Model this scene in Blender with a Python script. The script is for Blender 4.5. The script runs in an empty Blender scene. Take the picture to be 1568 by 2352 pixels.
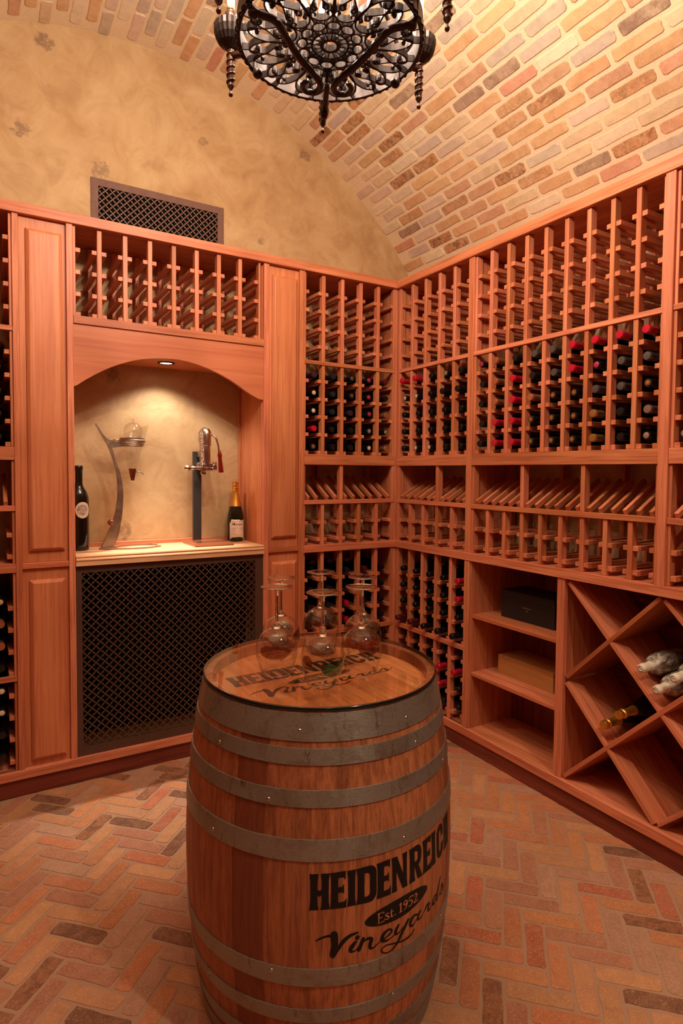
import bpy, bmesh, math, random
from mathutils import Vector, Matrix, Euler
from mathutils.geometry import delaunay_2d_cdt, tessellate_polygon
random.seed(7)
PI = math.pi
SC = bpy.context.scene
COL = SC.collection

# ------------------------------------------------------------------ camera
CAM = Vector((-2.13385, -2.93814, 1.43271))
YAW, PITCH, ROLL = math.radians(30.86513), math.radians(-2.40220), math.radians(0.47539)
fwd = Vector((math.sin(YAW)*math.cos(PITCH), math.cos(YAW)*math.cos(PITCH), math.sin(PITCH)))
rt = Vector((math.cos(YAW), -math.sin(YAW), 0)); up = rt.cross(fwd)
r2 = math.cos(ROLL)*rt + math.sin(ROLL)*up; u2 = -math.sin(ROLL)*rt + math.cos(ROLL)*up
cd = bpy.data.cameras.new('camera'); cam = bpy.data.objects.new('camera', cd); COL.objects.link(cam)
m = Matrix((r2, u2, -fwd)).transposed().to_4x4(); m.translation = CAM
cam.matrix_world = m
cd.sensor_fit = 'VERTICAL'; cd.sensor_height = 36; cd.lens = 1386.17/2352*36
cd.shift_y = -33.81/2352; cd.clip_start = .05
SC.camera = cam

# ------------------------------------------------------------------ light and exposure
SC.view_settings.view_transform = 'Standard'; SC.view_settings.look = 'None'
SC.view_settings.exposure = 0.06; SC.view_settings.gamma = 1; SC.view_settings.use_curve_mapping = False
w = bpy.data.worlds.new('world'); SC.world = w; w.use_nodes = True
w.node_tree.nodes['Background'].inputs[0].default_value = (1, .7, .45, 1)
w.node_tree.nodes['Background'].inputs[1].default_value = .02
SC.cycles.use_denoising = True
SC.cycles.max_bounces = 10; SC.cycles.transparent_max_bounces = 24
BULB_W, BULB_COL = 19.5, (1, .88, .73)
PUCK_W, PUCK_COL = 11, (1, .95, .88)
BEAM_W = 90
CEIL_W, CEIL_COL = 105, (1, .86, .70)

# ------------------------------------------------------------------ material helpers
MATS = {}
def lin(c):
    return tuple(((x/255)/12.92 if x/255 <= .04045 else ((x/255+.055)/1.055)**2.4) for x in c) + (1,)
class NT:
    def __init__(s, name):
        s.m = bpy.data.materials.new(name); s.m.use_nodes = True; s.t = s.m.node_tree; s.t.nodes.clear()
        s.out = s.n('ShaderNodeOutputMaterial')
    def n(s, typ, **kw):
        nd = s.t.nodes.new(typ)
        for k, v in kw.items(): setattr(nd, k, v)
        return nd
    def l(s, a, b): s.t.links.new(a, b)
    def inp(s, nd, key, v):
        if hasattr(v, 'links'): s.l(v, nd.inputs[key])
        else: nd.inputs[key].default_value = v
    def math(s, op, a, b=0, c=0, clamp=False):
        nd = s.n('ShaderNodeMath', operation=op, use_clamp=clamp)
        s.inp(nd, 0, a); s.inp(nd, 1, b)
        if op in ('MULTIPLY_ADD', 'COMPARE'): s.inp(nd, 2, c)
        return nd.outputs[0]
    def vmath(s, op, a, b):
        nd = s.n('ShaderNodeVectorMath', operation=op); s.inp(nd, 0, a); s.inp(nd, 1, b)
        return nd.outputs[0]
    def noise(s, vec, scale, detail=4, rough=.55, dist=0):
        nd = s.n('ShaderNodeTexNoise'); s.l(vec, nd.inputs['Vector'])
        nd.inputs['Scale'].default_value = scale; nd.inputs['Detail'].default_value = detail
        nd.inputs['Roughness'].default_value = rough; nd.inputs['Distortion'].default_value = dist
        return nd.outputs['Fac']
    def ramp(s, fac, stops, interp='LINEAR'):
        nd = s.n('ShaderNodeValToRGB'); s.l(fac, nd.inputs[0]); cr = nd.color_ramp; cr.interpolation = interp
        while len(cr.elements) > 1: cr.elements.remove(cr.elements[-1])
        cr.elements[0].position = stops[0][0]; cr.elements[0].color = stops[0][1]
        for p, c in stops[1:]:
            e = cr.elements.new(p); e.color = c
        return nd.outputs[0]
    def mix(s, fac, a, b, blend='MIX'):
        nd = s.n('ShaderNodeMix', data_type='RGBA', blend_type=blend)
        s.inp(nd, 0, fac); s.inp(nd, 6, a); s.inp(nd, 7, b)
        return nd.outputs[2]
    def pbsdf(s, col, rough=.5, metal=0, bump=None, bumps=.3, dist=.002, spec=.5, coat=0):
        p = s.n('ShaderNodeBsdfPrincipled')
        s.inp(p, 'Base Color', col); s.inp(p, 'Roughness', rough); s.inp(p, 'Metallic', metal)
        p.inputs['Specular IOR Level'].default_value = spec
        p.inputs['Coat Weight'].default_value = coat
        if bump is not None:
            b = s.n('ShaderNodeBump'); b.inputs['Strength'].default_value = bumps; b.inputs['Distance'].default_value = dist
            s.l(bump, b.inputs['Height']); s.l(b.outputs[0], p.inputs['Normal'])
        s.l(p.outputs[0], s.out.inputs[0]); return p
def g4(v): return (v, v, v, 1)

def plain(name, rgb, rough=.5, metal=0, spec=.5, coat=0, var=.08):
    if name in MATS: return MATS[name]
    s = NT(name); oc = s.n('ShaderNodeTexCoord').outputs['Object']
    nz = s.noise(oc, 30, 3)
    c = s.mix(nz, tuple(x*(1-var) for x in lin(rgb)[:3])+(1,), tuple(min(1, x*(1+var)) for x in lin(rgb)[:3])+(1,))
    s.pbsdf(c, rough, metal, spec=spec, coat=coat); MATS[name] = s.m; return s.m

def wood(name, axis, light=(216, 134, 92), dark=(198, 112, 74), line=(162, 80, 50), fine=95, rough=.45, tone=.16, cath=0):
    key = name+'_'+axis
    if key in MATS: return MATS[key]
    s = NT(key); oc = s.n('ShaderNodeTexCoord').outputs['Object']; oi = s.n('ShaderNodeObjectInfo')
    rnd = oi.outputs['Random']
    off = s.n('ShaderNodeCombineXYZ')
    for i, k in enumerate((13.1, 7.7, 17.3)): s.l(s.math('MULTIPLY', rnd, k), off.inputs[i])
    v = s.vmath('ADD', oc, off.outputs[0])
    sc = {'X': (.035, 1, 1), 'Y': (1, .035, 1), 'Z': (1, 1, .035)}[axis]
    v1 = s.vmath('MULTIPLY', v, sc)
    warp = s.noise(s.vmath('MULTIPLY', v, tuple(.3 if k < 1 else 1 for k in sc)), 5, 2)
    rings = s.noise(v1, fine, 3, .6, .3)
    coarse = s.noise(v1, 24 if not cath else 14, 3, .5, .6+cath)
    c = s.mix(s.ramp(coarse, [(.35, g4(0)), (.65, g4(1))]), lin(dark), lin(light))
    ln = s.ramp(rings, [(.40, g4(1)), (.52, g4(0))])
    c = s.mix(s.math('MULTIPLY', ln, .5), c, lin(line))
    blot = s.ramp(warp, [(.3, g4(.88)), (.7, g4(1.08))])
    c = s.mix(1, c, blot, 'MULTIPLY')
    tn = s.math('MULTIPLY_ADD', rnd, tone*2, 1-tone)
    cc = s.n('ShaderNodeCombineXYZ'); s.l(tn, cc.inputs[0]); s.l(tn, cc.inputs[1]); s.l(s.math('MULTIPLY', tn, tn), cc.inputs[2])
    c = s.mix(1, c, cc.outputs[0], 'MULTIPLY')
    s.pbsdf(c, rough, 0, rings, .25, .0006, spec=.35); MATS[key] = s.m; return s.m
def W(axis): return wood('redwood', axis)
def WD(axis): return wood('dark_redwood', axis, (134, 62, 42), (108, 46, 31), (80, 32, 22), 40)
def WP(axis): return wood('panel_fir', axis, (216, 136, 90), (202, 118, 76), (186, 102, 66), 90, .42, .05)
def WC(axis): return wood('counter_fir', axis, (232, 184, 136), (214, 156, 108), (180, 116, 74), 45, .4, .04)

def metal_mat(name, rgb, rough=.35, bumpscale=200, bs=.1, metal=1, spots=None):
    if name in MATS: return MATS[name]
    s = NT(name); oc = s.n('ShaderNodeTexCoord').outputs['Object']
    nz = s.noise(oc, bumpscale, 4); c = lin(rgb)
    col = s.mix(nz, tuple(x*.75 for x in c[:3])+(1,), tuple(min(1, x*1.2) for x in c[:3])+(1,))
    if spots:
        big = s.noise(oc, 14, 5, .7, .8); col = s.mix(s.ramp(big, [(.56, g4(0)), (.68, g4(.7))]), col, lin(spots))
    rr = s.ramp(s.noise(oc, 22, 5, .7), [(.3, g4(rough*.8)), (.7, g4(min(1, rough*1.35)))])
    s.pbsdf(col, rr, metal, nz, bs, .0008); MATS[name] = s.m; return s.m

def thin_glass(name, tint=(1, 1, 1), ior=1.45, swirl=None, strength=1.0):
    """clear thin-walled glass: reflection by Fresnel over a see-through body"""
    if name in MATS: return MATS[name]
    s = NT(name)
    tr = s.n('ShaderNodeBsdfTransparent'); gl = s.n('ShaderNodeBsdfGlossy'); gl.inputs['Roughness'].default_value = .01
    lw = s.n('ShaderNodeLayerWeight'); lw.inputs['Blend'].default_value = .5
    f = s.math('MULTIPLY_ADD', s.math('POWER', lw.outputs['Facing'], 3.4), .85, .04*strength, clamp=True)
    base = tint+(1,)
    if swirl:
        # hand-applied colour patches and a painted reflection: (x, y, z, rx, rz, colour) on the bowl
        oc = s.n('ShaderNodeTexCoord').outputs['Object']
        wn = s.n('ShaderNodeTexNoise'); s.l(oc, wn.inputs['Vector']); wn.inputs['Scale'].default_value = 30; wn.inputs['Detail'].default_value = 3
        wv = s.vmath('SCALE', s.vmath('SUBTRACT', wn.outputs['Color'], (.5, .5, .5)), (0, 0, 0)); wv.node.inputs['Scale'].default_value = .022
        pv = s.vmath('ADD', oc, wv); tcol = base; tot = None
        for (az, z, rx, rz, cc) in swirl:
            a_ = math.radians(az); c0 = (.055*math.cos(a_), .055*math.sin(a_), z)
            dv = s.vmath('MULTIPLY', s.vmath('SUBTRACT', pv, c0), (1/rx, 1/rx, 1/rz))
            ln = s.n('ShaderNodeVectorMath', operation='LENGTH'); s.l(dv, ln.inputs[0])
            mk = s.ramp(ln.outputs['Value'], [(.86, g4(1)), (.97, g4(0))])
            str_ = s.ramp(s.noise(s.vmath('MULTIPLY', oc, (1, 1, 2.5)), 70, 4, .7, 2), [(.3, tuple(c*.45 for c in cc)+(1,)), (.65, cc+(1,))])
            tcol = s.mix(mk, tcol, str_); tot = mk if tot is None else s.math('ADD', tot, mk, clamp=True)
        s.l(tcol, tr.inputs[0])
        f = s.math('ADD', f, s.math('MULTIPLY', tot, .10), clamp=True)
    else: tr.inputs[0].default_value = base
    mx = s.n('ShaderNodeMixShader'); s.l(f, mx.inputs[0]); s.l(tr.outputs[0], mx.inputs[1]); s.l(gl.outputs[0], mx.inputs[2])
    s.l(mx.outputs[0], s.out.inputs[0]); MATS[name] = s.m; return s.m
def real_glass(name, col=(1, 1, 1), ior=1.45, rough=0):
    if name in MATS: return MATS[name]
    s = NT(name); p = s.n('ShaderNodeBsdfPrincipled')
    p.inputs['Base Color'].default_value = col+(1,); p.inputs['Transmission Weight'].default_value = 1
    p.inputs['Roughness'].default_value = rough; p.inputs['IOR'].default_value = ior
    s.l(p.outputs[0], s.out.inputs[0]); MATS[name] = s.m; return s.m
def emit(name, col, st):
    if name in MATS: return MATS[name]
    s = NT(name); e = s.n('ShaderNodeEmission'); e.inputs[0].default_value = col+(1,); e.inputs[1].default_value = st
    s.l(e.outputs[0], s.out.inputs[0]); MATS[name] = s.m; return s.m

def brick_mat(name, smooth=1.0, dust=False):
    """brick faces carry their own clay colour in an attribute; alpha says how sooty"""
    s = NT(name); oc = s.n('ShaderNodeTexCoord').outputs['Object']
    at = s.n('ShaderNodeAttribute', attribute_name='Clay'); sep = at.outputs['Color']; soot = at.outputs['Alpha']
    n1 = s.noise(oc, 26, 5, .65, .4); n2 = s.noise(oc, 160, 3, .7); n3 = s.noise(s.vmath('ADD', oc, (9, 3, 5)), 20, 4, .6, 1)
    c = s.mix(1, sep, s.ramp(n1, [(.25, (.80, .78, .76, 1)), (.55, (1, 1, 1, 1)), (.8, (1.16, 1.12, 1.06, 1))]), 'MULTIPLY')
    c = s.mix(s.ramp(n2, [(.5, g4(0)), (.72, g4(.35))]), c, lin((228, 196, 160)))
    if dust:
        n4 = s.noise(s.vmath('ADD', oc, (2, 7, 1)), 7, 6, .7, .6); c = s.mix(s.ramp(n4, [(.42, g4(0)), (.75, g4(.4))]), c, lin(dust))
    dk = s.math('MULTIPLY', soot, s.ramp(n3, [(.46, g4(0)), (.62, g4(1))]))
    n5 = s.noise(oc, 90, 4, .75)
    c = s.mix(s.math('MULTIPLY', soot, s.ramp(n5, [(.40, g4(.6)), (.58, g4(0))])), c, lin((132, 84, 52)))
    c = s.mix(s.math('MULTIPLY', dk, .62), c, lin((92, 62, 48)))
    h = s.math('ADD', s.math('MULTIPLY', n1, .7), s.math('MULTIPLY', n2, .3))
    s.pbsdf(c, .85, 0, h, .6, .0035*smooth, spec=.25); MATS[name] = s.m; return s.m
def mortar_mat(name, a, b):
    s = NT(name); oc = s.n('ShaderNodeTexCoord').outputs['Object']
    n1 = s.noise(oc, 9, 5, .6); n2 = s.noise(oc, 120, 4, .7)
    c = s.mix(n1, lin(a), lin(b)); c = s.mix(s.ramp(n2, [(.45, g4(0)), (.75, g4(.3))]), c, lin((170, 140, 112)))
    s.pbsdf(c, .95, 0, s.math('ADD', n1, n2), .5, .004, spec=.2); MATS[name] = s.m; return s.m

def plaster_mat(name, stains=()):
    s = NT(name); gp = s.n('ShaderNodeNewGeometry').outputs['Position']
    n1 = s.noise(gp, 1.7, 6, .62, .8); n2 = s.noise(gp, 6, 6, .65, 1.2); n3 = s.noise(gp, 60, 3, .6)
    c = s.ramp(n1, [(.28, lin((162, 120, 78))), (.45, lin((186, 148, 104))), (.6, lin((198, 164, 120))), (.78, lin((170, 130, 88)))])
    c2 = s.ramp(n2, [(.3, lin((148, 104, 66))), (.5, lin((188, 152, 106))), (.72, lin((208, 178, 134)))])
    c = s.mix(.42, c, c2)
    blue = s.noise(s.vmath('ADD', gp, (3, 8, 1)), 2.3, 4)
    c = s.mix(s.ramp(blue, [(.6, g4(0)), (.8, g4(.3))]), c, lin((170, 140, 110)))
    for (x, y, z, r, st) in stains:
        w1 = s.n('ShaderNodeTexNoise'); s.l(gp, w1.inputs['Vector']); w1.inputs['Scale'].default_value = 28; w1.inputs['Detail'].default_value = 5
        wv = s.vmath('SCALE', s.vmath('SUBTRACT', w1.outputs['Color'], (.5, .5, .5)), (0, 0, 0))
        wv.node.inputs['Scale'].default_value = r*1.7
        d = s.n('ShaderNodeVectorMath', operation='DISTANCE'); s.l(s.vmath('ADD', gp, wv), d.inputs[0]); d.inputs[1].default_value = (x, y, z)
        k = s.ramp(d.outputs['Value'], [(r*.55, g4(st)), (r*.8, g4(0))])
        sp = s.ramp(s.noise(gp, 55, 5, .75), [(.36, g4(0)), (.50, g4(1))])
        c = s.mix(s.math('MULTIPLY', k, sp), c, lin((128, 98, 76)))
    h = s.math('ADD', n2, s.math('MULTIPLY', n3, .25))
    s.pbsdf(c, .62, 0, h, .35, .006, spec=.3); MATS[name] = s.m; return s.m

# ------------------------------------------------------------------ object helpers
def link(name, mesh, parent=None, loc=None, rot=None):
    o = bpy.data.objects.new(name, mesh); COL.objects.link(o)
    if parent is not None: o.parent = parent
    if loc: o.location = loc
    if rot: o.rotation_euler = rot
    return o
def thing(name, label, cat, loc=(0, 0, 0), rz=0, group=None):
    o = bpy.data.objects.new(name, None); COL.objects.link(o); o.location = loc; o.rotation_euler = (0, 0, rz)
    o.empty_display_size = .05
    return tag(o, label, cat, group)
def tag(o, label, cat, group=None):
    o['label'] = label; o['category'] = cat
    if group: o['group'] = group
    return o
def struct(o): o['kind'] = 'structure'; return o
def finish(bm, name, mat, smooth=False, auto=None):
    me = bpy.data.meshes.new(name); bmesh.ops.recalc_face_normals(bm, faces=bm.faces[:]) if bm.faces else None
    bm.to_mesh(me); bm.free()
    mats = mat if isinstance(mat, (list, tuple)) else [mat]
    for mm in mats: me.materials.append(mm)
    if smooth:
        me.shade_smooth()
        if auto: me.set_sharp_from_angle(angle=math.radians(auto))
    return me
def bm_box(bm, a, b, bev=0, mi=0):
    r = bmesh.ops.create_cube(bm, size=1)
    vs = r['verts']; c = [(a[i]+b[i])/2 for i in range(3)]; d = [abs(b[i]-a[i]) for i in range(3)]
    for v in vs: v.co = Vector((v.co.x*d[0]+c[0], v.co.y*d[1]+c[1], v.co.z*d[2]+c[2]))
    fs = set(f for v in vs for f in v.link_faces)
    for f in fs: f.material_index = mi
    if bev:
        es = list(set(e for v in vs for e in v.link_edges))
        rr = bmesh.ops.bevel(bm, geom=es, offset=min(bev, min(d)*.3), segments=1, affect='EDGES', profile=.5)
        for f in rr['faces']: f.material_index = mi
MC = {}
def box(name, a, b, mat, parent=None, bev=.0015):
    """a board; its mesh origin at its centre so the wood grain is its own"""
    d = tuple(round(abs(b[i]-a[i]), 4) for i in range(3)); c = tuple((a[i]+b[i])/2 for i in range(3))
    if callable(mat): mat = mat('XYZ'[max(range(3), key=lambda i: d[i])])
    key = (d, mat.name, bev)
    if key not in MC:
        bm = bmesh.new(); bm_box(bm, tuple(-x/2 for x in d), tuple(x/2 for x in d), bev); MC[key] = finish(bm, name, mat)
    return link(name, MC[key], parent, c)
def lathe(bm, prof, seg=32, axis='Z', cap=True, mi=0, off=(0, 0, 0)):
    rings = []
    for (r, h) in prof:
        ring = []
        if r < 1e-6:
            p = (0, 0, h); ring = [bm.verts.new(_ax(p, axis, off))]
        else:
            for k in range(seg):
                a = 2*PI*k/seg; ring.append(bm.verts.new(_ax((r*math.cos(a), r*math.sin(a), h), axis, off)))
        rings.append(ring)
    for i in range(len(rings)-1):
        A, B = rings[i], rings[i+1]
        for k in range(seg):
            q = [A[k % len(A)], A[(k+1) % len(A)], B[(k+1) % len(B)], B[k % len(B)]]
            q = [v for j, v in enumerate(q) if v not in q[:j]]
            if len(q) >= 3:
                try: f = bm.faces.new(q); f.material_index = mi
                except ValueError: pass
    if cap:
        for R in (rings[0], rings[-1]):
            if len(R) > 2:
                try: f = bm.faces.new(R); f.material_index = mi
                except ValueError: pass
def _ax(p, axis, off):
    x, y, z = p
    if axis == 'Y': x, y, z = x, z, y
    if axis == 'X': x, y, z = z, x, y
    return (x+off[0], y+off[1], z+off[2])
def catmull(pts, n=8, closed=False):
    P = [Vector(p) for p in pts]; out = []
    L = len(P); rng = range(L) if closed else range(L-1)
    for i in rng:
        p1, p2 = P[i], P[(i+1) % L]
        p0 = P[i-1] if (i > 0 or closed) else p1*2-p2
        p3 = P[(i+2) % L] if (i+2 < L or closed) else p2*2-p1
        for k in range(n):
            t = k/n
            out.append(.5*((2*p1)+(-p0+p2)*t+(2*p0-5*p1+4*p2-p3)*t*t+(-p0+3*p1-3*p2+p3)*t*t*t))
    if not closed: out.append(P[-1])
    return out
def tube(bm, pts, rad, seg=8, closed=False, flat=None):
    """round tube along pts; rad number or list; flat=(w,h) gives a rectangular bar lying with h along Z"""
    P = [Vector(p) for p in pts]; n = len(P); rings = []
    prev = None
    for i, p in enumerate(P):
        a = P[i-1] if (i > 0 or closed) else p; b = P[(i+1) % n] if (i < n-1 or closed) else p
        t = (b-a).normalized() if (b-a).length > 1e-9 else Vector((0, 0, 1))
        if flat:
            z = Vector((0, 0, 1)); s_ = t.cross(z)
            if s_.length < 1e-4: s_ = Vector((1, 0, 0))
            s_.normalize(); z = s_.cross(t)
            w_, h_ = flat
            ring = [bm.verts.new(p+s_*x*w_/2+z*y*h_/2) for x, y in ((-1, -1), (1, -1), (1, 1), (-1, 1))]
        else:
            if prev is None:
                ref = Vector((0, 0, 1)) if abs(t.z) < .9 else Vector((1, 0, 0)); nx = t.cross(ref).normalized()
            else: nx = (prev-t*prev.dot(t)).normalized()
            prev = nx; ny = t.cross(nx); r = rad[i] if isinstance(rad, (list, tuple)) else rad
            ring = [bm.verts.new(p+nx*r*math.cos(2*PI*k/seg)+ny*r*math.sin(2*PI*k/seg)) for k in range(seg)]
        rings.append(ring)
    m_ = len(rings[0])
    for i in range(n if closed else n-1):
        A, B = rings[i], rings[(i+1) % n]
        for k in range(m_): bm.faces.new((A[k], A[(k+1) % m_], B[(k+1) % m_], B[k]))
    if not closed: bm.faces.new(rings[0][::-1]); bm.faces.new(rings[-1])
def prism(bm, poly, y0, y1):
    """extrude an (x,z) outline from y0 to y1"""
    A = [bm.verts.new((x, y0, z)) for x, z in poly]; B = [bm.verts.new((x, y1, z)) for x, z in poly]
    n = len(poly)
    for tri in tessellate_polygon([[Vector((x, z, 0)) for x, z in poly]]):
        bm.faces.new([A[i] for i in tri]); bm.faces.new([B[i] for i in tri][::-1])
    for i in range(n): bm.faces.new((A[i], A[(i+1) % n], B[(i+1) % n], B[i]))
def revolve_thing_part(name, prof, mat, parent, seg=32, axis='Z', loc=None, auto=50, cap=True):
    bm = bmesh.new(); lathe(bm, prof, seg, axis, cap); return link(name, finish(bm, name, mat, True, auto), parent, loc)

# ------------------------------------------------------------------ room shell
XR, YB, XL, YF = .32, .32, -3.038, -4.6
VX, VZ, VR = -1.3593, 1.5475, 2.052
stains = [(-1.849, .32, 3.457, .055, .8), (-1.949, .32, 3.021, .055, .7), (-1.597, .32, 2.923, .06, .65), (-1.074, .32, 3.2115, .035, .6),
          (-.4585, .32, 3.304, .05, .7), (-.735, .32, 2.747, .03, .7), (-1.551, .32, 1.915, .06, .75), (-1.4987, .32, 1.121, .06, .7)]
plast = plaster_mat('ochre_plaster', stains)
def slab(name, a, b, mat): bm = bmesh.new(); bm_box(bm, a, b); return struct(link(name, finish(bm, name, mat)))
slab('wall_back', (XL-.1, YB, 0), (XR+.1, YB+.1, 3.75), plast)
slab('wall_right', (XR, YF, 0), (XR+.1, YB+.1, 2.78), plast)
slab('wall_left', (XL-.1, YF, 0), (XL, YB+.1, 2.78), plast)
slab('wall_front', (XL-.1, YF-.1, 0), (XR+.1, YF, 3.75), plast)

for i_, (a_, b_) in enumerate((((XL, YF, 0), (XL+.03, YB, 2.55)), ((XL+.03, YF, 0), (XR, YF+.03, 2.55)), ((XR-.3, YF+.03, 0), (XR, -2.2, 2.55)))):
    slab('trim_%d' % (i_+1), a_, b_, WD('Z'))  # plain dark slabs standing in for unseen racks, added to darken the bounce light

CLAYS = [((206, 156, 110), 5, .1), ((208, 164, 116), 5, .0), ((214, 184, 146), 6, 0), ((198, 148, 112), 3, .1), ((208, 178, 156), 5, 0),
         ((196, 140, 92), 4, 1.0), ((200, 150, 104), 2.5, .6), ((196, 174, 154), 4, .1), ((220, 198, 166), 4, 0), ((168, 138, 114), 1, .6), ((200, 138, 110), .8, 0)]
FCLAYS = [((186, 114, 72), 5, .1), ((186, 120, 74), 4, .0), ((172, 112, 82), 5, .1), ((176, 96, 64), 2.5, .05), ((174, 126, 98), 2.5, .0),
          ((128, 82, 58), 2.6, 1.0), ((154, 96, 62), 2.4, .9), ((188, 130, 86), 3, 0)]
def pick(C):
    t = random.random()*sum(c[1] for c in C)
    for c in C:
        t -= c[1]
        if t <= 0: break
    k = random.uniform(.9, 1.08); l_ = lin(c[0]); return (l_[0]*k, l_[1]*k*random.uniform(.96, 1.04), l_[2]*k, c[2]*random.uniform(.6, 1))
def brick_outline(L, Wd, jit, rad):
    """rounded, slightly worn rectangle outline (centre origin)"""
    pts = []
    hx, hy = L/2, Wd/2; n = 3
    for (cx, cy, a0) in ((hx-rad, hy-rad, 0), (-hx+rad, hy-rad, 90), (-hx+rad, -hy+rad, 180), (hx-rad, -hy+rad, 270)):
        r_ = rad*random.uniform(.5, 1.25)
        ccx = math.copysign(hx-r_, cx); ccy = math.copysign(hy-r_, cy)
        for k in range(n):
            a = math.radians(a0+90*k/(n-1)); pts.append((ccx+r_*math.cos(a), ccy+r_*math.sin(a)))
        # points along the following side
        nx, ny = [(-1, 0), (0, -1), (1, 0), (0, 1)][a0//90]
        S = (2*hx if nx else 2*hy); m_ = 3 if nx else 1
        for q in range(1, m_+1):
            t = q/(m_+1); px = pts[-1][0] if q == 1 else px; 
            if nx: pts.append(((hx-rad)*(-nx)+nx*t*(2*hx-2*rad), cy))
            else: pts.append((cx if a0 == 90 else cx, (hy-rad)*(-ny)+ny*t*(2*hy-2*rad)))
            if nx: pts[-1] = (pts[-1][0], math.copysign(hy, cy))
            else: pts[-1] = (math.copysign(hx, cx), pts[-1][1])
    return [(x+random.uniform(-jit, jit), y+random.uniform(-jit, jit)) for x, y in pts]
def add_brick(bm, lay, mp, cx, cy, ang, L, Wd, h, clay, jit=.0012, rad=.008, base=-.006):
    out = brick_outline(L, Wd, jit, rad); ca, sa = math.cos(ang), math.sin(ang)
    def at(x, y, k, z): x *= k; y *= k; return mp(cx+x*ca-y*sa, cy+x*sa+y*ca, z)
    hh = h*random.uniform(.75, 1.2)
    f0 = lambda x, y, d: (x-math.copysign(min(d, abs(x)), x), y-math.copysign(min(d, abs(y)), y))
    lo = [bm.verts.new(at(x, y, 1, base)) for x, y in out]
    mid = [bm.verts.new(at(*f0(x, y, .0012), 1, hh*.6)) for x, y in out]
    top = [bm.verts.new(at(*f0(x, y, .004), 1, hh)) for x, y in out]
    n = len(out); fs = []
    for A, B in ((lo, mid), (mid, top)):
        for i in range(n): fs.append(bm.faces.new((A[i], A[(i+1) % n], B[(i+1) % n], B[i])))
    fs.append(bm.faces.new(top))
    for f in fs:
        f.material_index = 1; f.smooth = False
        for lp in f.loops: lp[lay] = clay

# floor: herringbone brick
def floor_map(x, y, z): return (x, y, z)
bm = bmesh.new(); lay = bm.loops.layers.float_color.new('Clay')
nx_, ny_ = 34, 49
g = [[bm.verts.new((XL+(XR-XL)*i/nx_, YF+(YB-YF)*j/ny_, -.0008)) for j in range(ny_+1)] for i in range(nx_+1)]
for i in range(nx_):
    for j in range(ny_): bm.faces.new((g[i][j], g[i+1][j], g[i+1][j+1], g[i][j+1]))
wp = .0621; K = 3; s2 = math.sqrt(.5)
O = (-1.936, -.7975)
def f2w(a, b): a *= wp; b *= wp; return (O[0]+a*s2-b*s2, O[1]-a*s2-b*s2)
for a in range(-75, 75):
    for b in range(-75, 75):
        for kind in (0, 1):
            if kind == 0 and (a-b) % (2*K) == 0: ca_, cb_ = a+K/2, b+.5; ang = -PI/4
            elif kind == 1 and (b-a) % (2*K) == 1: ca_, cb_ = a+.5, b+K/2; ang = -3*PI/4
            else: continue
            x, y = f2w(ca_, cb_)
            if not (XL+.02 < x < .02 and YF+.05 < y < .02): continue
            add_brick(bm, lay, floor_map, x+random.uniform(-.001, .001), y+random.uniform(-.001, .001), ang+random.uniform(-.012, .012),
                      K*wp-.0095, wp-.0090, .0012, pick(FCLAYS), .0026, .011)
me = finish(bm, 'floor', [mortar_mat('floor_mortar', (166, 126, 98), (180, 140, 110)), brick_mat('floor_brick', .7, (178, 138, 110))]); 
struct(link('floor', me))

# ceiling: barrel vault of brick courses running along the room
def vault_map(s, y, h):
    a = s/VR; r = VR-h; return (VX+r*math.sin(a), y, VZ+r*math.cos(a))
bm = bmesh.new(); lay = bm.loops.layers.float_color.new('Clay')
smax = VR*math.asin((XR+.02-VX)/VR)
N1, N2 = 96, 20
g = [[bm.verts.new(vault_map(-smax+2*smax*i/N1, YF+(YB+.02-YF)*j/N2, 0)) for j in range(N2+1)] for i in range(N1+1)]
for i in range(N1):
    for j in range(N2): f = bm.faces.new((g[i][j], g[i+1][j], g[i+1][j+1], g[i][j+1])); f.smooth = True
pit = .0667; s0 = 1.910
k = 0
while s0-k*pit > -s0-.001:
    s = s0-k*pit; off = random.uniform(.3, .7)*.21+(k % 2)*.105
    y = YB-off+.1
    while y > YF:
        L = random.choice((.198, .192, .201, .186)); cut = min(y, YB-.002)
        if cut-(y-L) > .05:
            Lc = cut-(y-L)
            add_brick(bm, lay, lambda a_, b_, z_: vault_map(a_, b_, z_), s+random.uniform(-.0012, .0012), (cut+y-L)/2, PI/2+random.uniform(-.008, .008),
                      Lc,   .0520*random.uniform(.94, 1.04), .0042, pick(CLAYS), .0021, .012)
        y -= L+.0155*random.uniform(.8, 1.25)
    k += 1
me = bpy.data.meshes.new('ceiling'); bm.to_mesh(me); bm.free()
me.materials.append(mortar_mat('vault_mortar', (224, 196, 156), (232, 208, 172))); me.materials.append(brick_mat('vault_brick', 1, (226, 200, 162)))
struct(link('ceiling', me))

# ------------------------------------------------------------------ cabinetry
CB, CT = 2.513, 2.557          # underside and top of the cornice
R1T, R1B = 2.041, 2.020
ST, SB = 1.529, 1.4715
DT, DB = 1.2765, 1.253
LT, LB = 1.026, .987
LRT, LRB = .536, .5126
BT = .1176
D = .315
UP = [2.420, 2.323, 2.226, 2.130]; MID = [1.941, 1.843, 1.745, 1.647, 1.549]
HALF = [1.158, 1.064]; LOW = [.840, .7435, .6475, .552]; BOT = [.455, .358, .262, .163]
RZ = {'A': 0, 'B': -PI/2}
def wx(wall, s, d, z): return (s, d, z) if wall == 'A' else (d, -s, z)

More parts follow.
